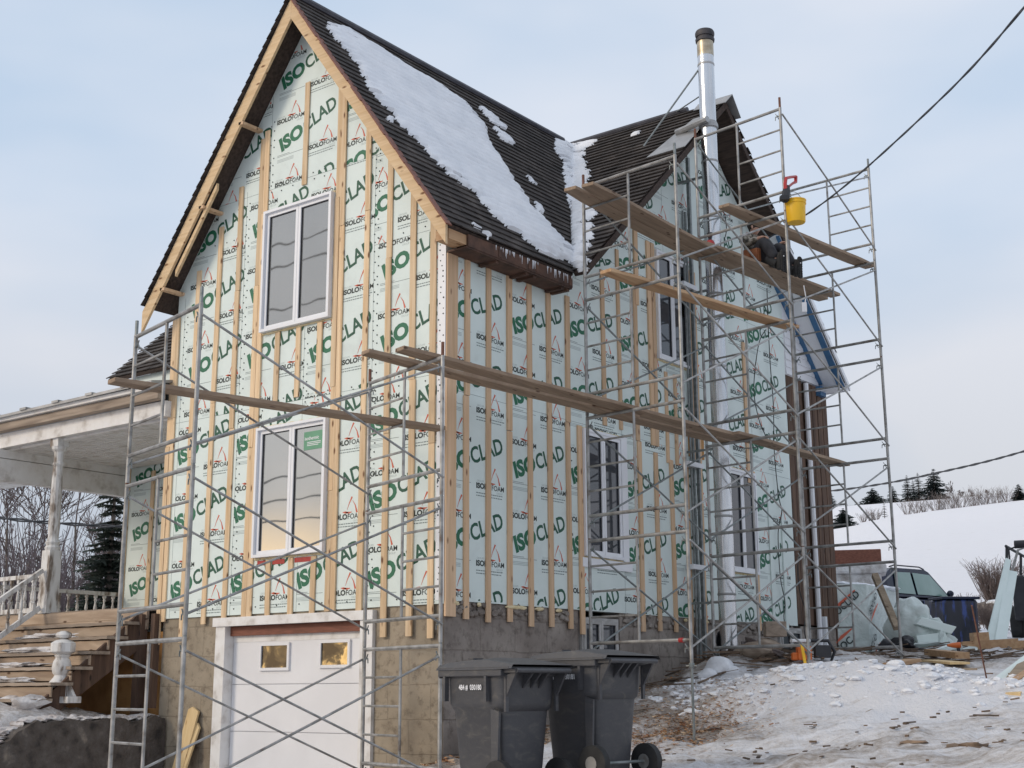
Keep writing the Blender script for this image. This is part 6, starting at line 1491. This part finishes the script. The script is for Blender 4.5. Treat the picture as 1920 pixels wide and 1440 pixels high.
# shavings and sticks
b = MB(); rnd = random.Random(3)
def chip(mb, x, y, l, w_, dz=.0):
    z = H(x, y)+.05*0+dz; a = rnd.uniform(0,6.283); d = Vector((math.cos(a), math.sin(a), rnd.uniform(-.35,.35))); s = Vector((-math.sin(a), math.cos(a), rnd.uniform(-.5,.5)))*w_; c = Vector((x,y,z))
    mb.add([c-d*l-s, c+d*l-s, c+d*l+s, c-d*l+s, c-Vector((0,0,.01))], [(0,1,2,3)])
gl = og.data; 
from mathutils.bvhtree import BVHTree
def surf_sampler():
    # small height lookup from the displaced grid
    def f(x, y):
        i = int(np.searchsorted(gx, x))-1; j = int(np.searchsorted(gy, y))-1; u = (x-gx[i])/(gx[i+1]-gx[i]); v = (y-gy[j])/(gy[j+1]-gy[j])
        return float((Z[i,j]*(1-u)+Z[i+1,j]*u)*(1-v)+(Z[i,j+1]*(1-u)+Z[i+1,j+1]*u)*v)
    return f
HS = surf_sampler()
def scatter(n, cx, cy, sx, sy, l0, l1, w0, w1, mb, keep=lambda x, y: True):
    k = 0
    while k < n:
        x, y = rnd.gauss(cx, sx), rnd.gauss(cy, sy)
        if not keep(x, y): k += .2; continue
        z = HS(x, y)+rnd.uniform(.005,.03); a = rnd.uniform(0,6.283); d = Vector((math.cos(a), math.sin(a), rnd.uniform(-.3,.3)))*rnd.uniform(l0,l1); s = Vector((-math.sin(a), math.cos(a), rnd.uniform(-.6,.6)))*rnd.uniform(w0,w1); c = Vector((x,y,z))
        mb.add([c-d-s, c+d-s*.6, c+d+s, c-d+s*.7], [(0,1,2,3)]); k += 1
out = lambda x, y: x > .04 or y < -.05
scatter(3000, 1.75, 2.1, .40, .60, .008, .035, .003, .010, b, out); scatter(700, .4, 1.6, .3, 1.5, .015, .07, .005, .014, b, out); scatter(600, -.3, -.6, .45, .35, .015, .06, .005, .014, b, out)
cm, nt_, bs = newmat('chip_mix'); vo = nt_.nodes.new('ShaderNodeTexVoronoi'); vo.inputs['Scale'].default_value = 14; tcn = nt_.nodes.new('ShaderNodeTexCoord'); nt_.links.new(tcn.outputs['Object'], vo.inputs['Vector'])
crn = nt_.nodes.new('ShaderNodeValToRGB'); e = crn.color_ramp.elements; e[0].color = (.22,.08,.03,1); e[1].color = (.66,.50,.34,1); q = e.new(.5); q.color = (.42,.22,.10,1); sr = nt_.nodes.new('ShaderNodeSeparateColor'); nt_.links.new(vo.outputs['Color'], sr.inputs[0]); nt_.links.new(sr.outputs[0], crn.inputs[0]); nt_.links.new(crn.outputs[0], bs.inputs['Base Color']); bs.inputs['Roughness'].default_value = .9
M['chipmix'] = cm
tag(b.build('wood_chips', cm, None), 'brown wood chips and shavings strewn over the snow by the foundation', 'wood chips', kind='stuff')
b = MB()
def sticks(n, cx, cy, sx, sy, l0, l1):
    k = 0
    while k < n:
        x, y = rnd.gauss(cx, sx), rnd.gauss(cy, sy)
        if x < .06: k += .2; continue
        z = HS(x, y)+rnd.uniform(.01,.06); a = rnd.gauss(.6,.9); d = Vector((math.cos(a), math.sin(a), rnd.uniform(-.12,.2)))*rnd.uniform(l0,l1); b.beam(Vector((x,y,z))-d, Vector((x,y,z))+d, rnd.uniform(.01,.04), rnd.uniform(.005,.02)); k += 1
sticks(150, 1.0, 6.2, .5, 1.4, .08, .40); sticks(170, 2.2, 9.0, 1.2, 1.3, .06, .40); sticks(60, 1.2, 5.0, .5, .3, .05, .3); sticks(40, .35, 2.4, .2, 1.0, .1, .35); sticks(90, 4.5, 8.0, 2.5, 3, .03, .16); sticks(130, 4.6, 1.2, 2.0, 1.8, .01, .05)
tag(b.build('scrap_wood', M['stick'], None), 'scattered scraps and laths of old wood around the scaffold feet', 'scrap wood', kind='stuff')
b = MB()
for i in range(1500):
    if i % 2: x, y = rnd.uniform(1.5, 8), rnd.uniform(-3, 11); s = rnd.uniform(.008,.035)
    else:
        t_ = rnd.uniform(-1.6, 3.2); o_ = rnd.gauss(0,.28); x, y = 2.6+t_-o_*.33, 3.5+t_*.35+o_; s = abs(rnd.gauss(0,.024))+.006; b.blob((x, y, HS(x,y)+s*.15), s*rnd.uniform(.8,1.5), s, s*.55, .3, 2 if s > .03 else 1, i)
tag(b.build('snow_crumbs', M['snow'], None, smooth=True), 'crumbs and clods of snow over the yard', 'snow', kind='stuff')

# ------------------------------------------------------------------ light and sky
SUN_AZ, SUN_EL = R(-163), R(24)
world = bpy.data.worlds.new('World'); sc.world = world; world.use_nodes = True
nt = world.node_tree; N = nt.nodes.new; L = nt.links.new; bg = nt.nodes['Background']
sky = N('ShaderNodeTexSky'); sky.sky_type = 'NISHITA'; sky.sun_disc = False; sky.sun_elevation = SUN_EL
sunv = Vector((-.42,-.86,.42)).normalized()
sky.sun_rotation = math.atan2(sunv.x, sunv.y); sky.sun_elevation = math.asin(sunv.z); sky.dust_density = 3; sky.air_density = 1.2
tc = N('ShaderNodeTexCoord'); mp = N('ShaderNodeMapping'); mp.inputs['Scale'].default_value = (1.2, 1.2, 3.2)
L(tc.outputs['Generated'], mp.inputs['Vector'])
n1 = N('ShaderNodeTexNoise'); n1.inputs['Scale'].default_value = 1.6; n1.inputs['Detail'].default_value = 4; n1.inputs['Roughness'].default_value = .5; L(mp.outputs[0], n1.inputs['Vector'])
cr = N('ShaderNodeValToRGB'); e = cr.color_ramp.elements; e[0].position = .32; e[0].color = (.52,.635,.79,1); e[1].position = .66; e[1].color = (.78,.80,.865,1)
L(n1.outputs['Fac'], cr.inputs[0])
sp = N('ShaderNodeSeparateXYZ'); L(tc.outputs['Generated'], sp.inputs[0])
mr = N('ShaderNodeMapRange'); mr.inputs[1].default_value = .02; mr.inputs[2].default_value = .34; mr.inputs[3].default_value = .72; mr.inputs[4].default_value = 1.04; L(sp.outputs[2], mr.inputs[0])
sc_ = N('ShaderNodeVectorMath'); sc_.operation = 'SCALE'; L(cr.outputs[0], sc_.inputs[0]); 
cl2 = N('ShaderNodeMath'); cl2.operation = 'MULTIPLY'; cl2.inputs[1].default_value = 1/.1; L(mr.outputs[0], cl2.inputs[0]); L(cl2.outputs[0], sc_.inputs[3])
mx = N('ShaderNodeMix'); mx.data_type = 'RGBA'; mx.inputs['Factor'].default_value = .90; L(sky.outputs[0], mx.inputs[6]); L(sc_.outputs[0], mx.inputs[7])
# warm break in the overcast low in the west
gd_ = N('ShaderNodeVectorMath'); gd_.operation = 'DOT_PRODUCT'; gd_.inputs[1].default_value = Vector((-.60,-.79,.04)).normalized(); L(tc.outputs['Generated'], gd_.inputs[0])
gm = N('ShaderNodeMapRange'); gm.interpolation_type = 'SMOOTHSTEP'; gm.inputs[1].default_value = .86; gm.inputs[2].default_value = 1.0; L(gd_.outputs['Value'], gm.inputs[0])
ge = N('ShaderNodeMapRange'); ge.interpolation_type = 'SMOOTHSTEP'; ge.inputs[1].default_value = .15; ge.inputs[2].default_value = .06; L(sp.outputs[2], ge.inputs[0])
gg = N('ShaderNodeMath'); gg.operation = 'MULTIPLY'; L(gm.outputs[0], gg.inputs[0]); L(ge.outputs[0], gg.inputs[1])
gw = N('ShaderNodeMix'); gw.data_type = 'RGBA'; gw.inputs[7].default_value = (24, 17, 9.5, 1); L(gg.outputs[0], gw.inputs['Factor']); L(mx.outputs[2], gw.inputs[6])
L(gw.outputs[2], bg.inputs['Color']); bg.inputs['Strength'].default_value = .1
sl = bpy.data.lights.new('sun', 'SUN'); sl.energy = 1.3; sl.angle = R(16); sl.color = (1, .86, .68)
so = bpy.data.objects.new('sun', sl); COL.objects.link(so); so.rotation_euler = sunv.to_track_quat('Z', 'Y').to_euler()
vs_ = sc.view_settings; vs_.view_transform = 'Standard'; vs_.look = 'None'; vs_.exposure = 0.1; vs_.gamma = 1; vs_.use_curve_mapping = False
sc.cycles.max_bounces = 6; sc.cycles.use_adaptive_sampling = True
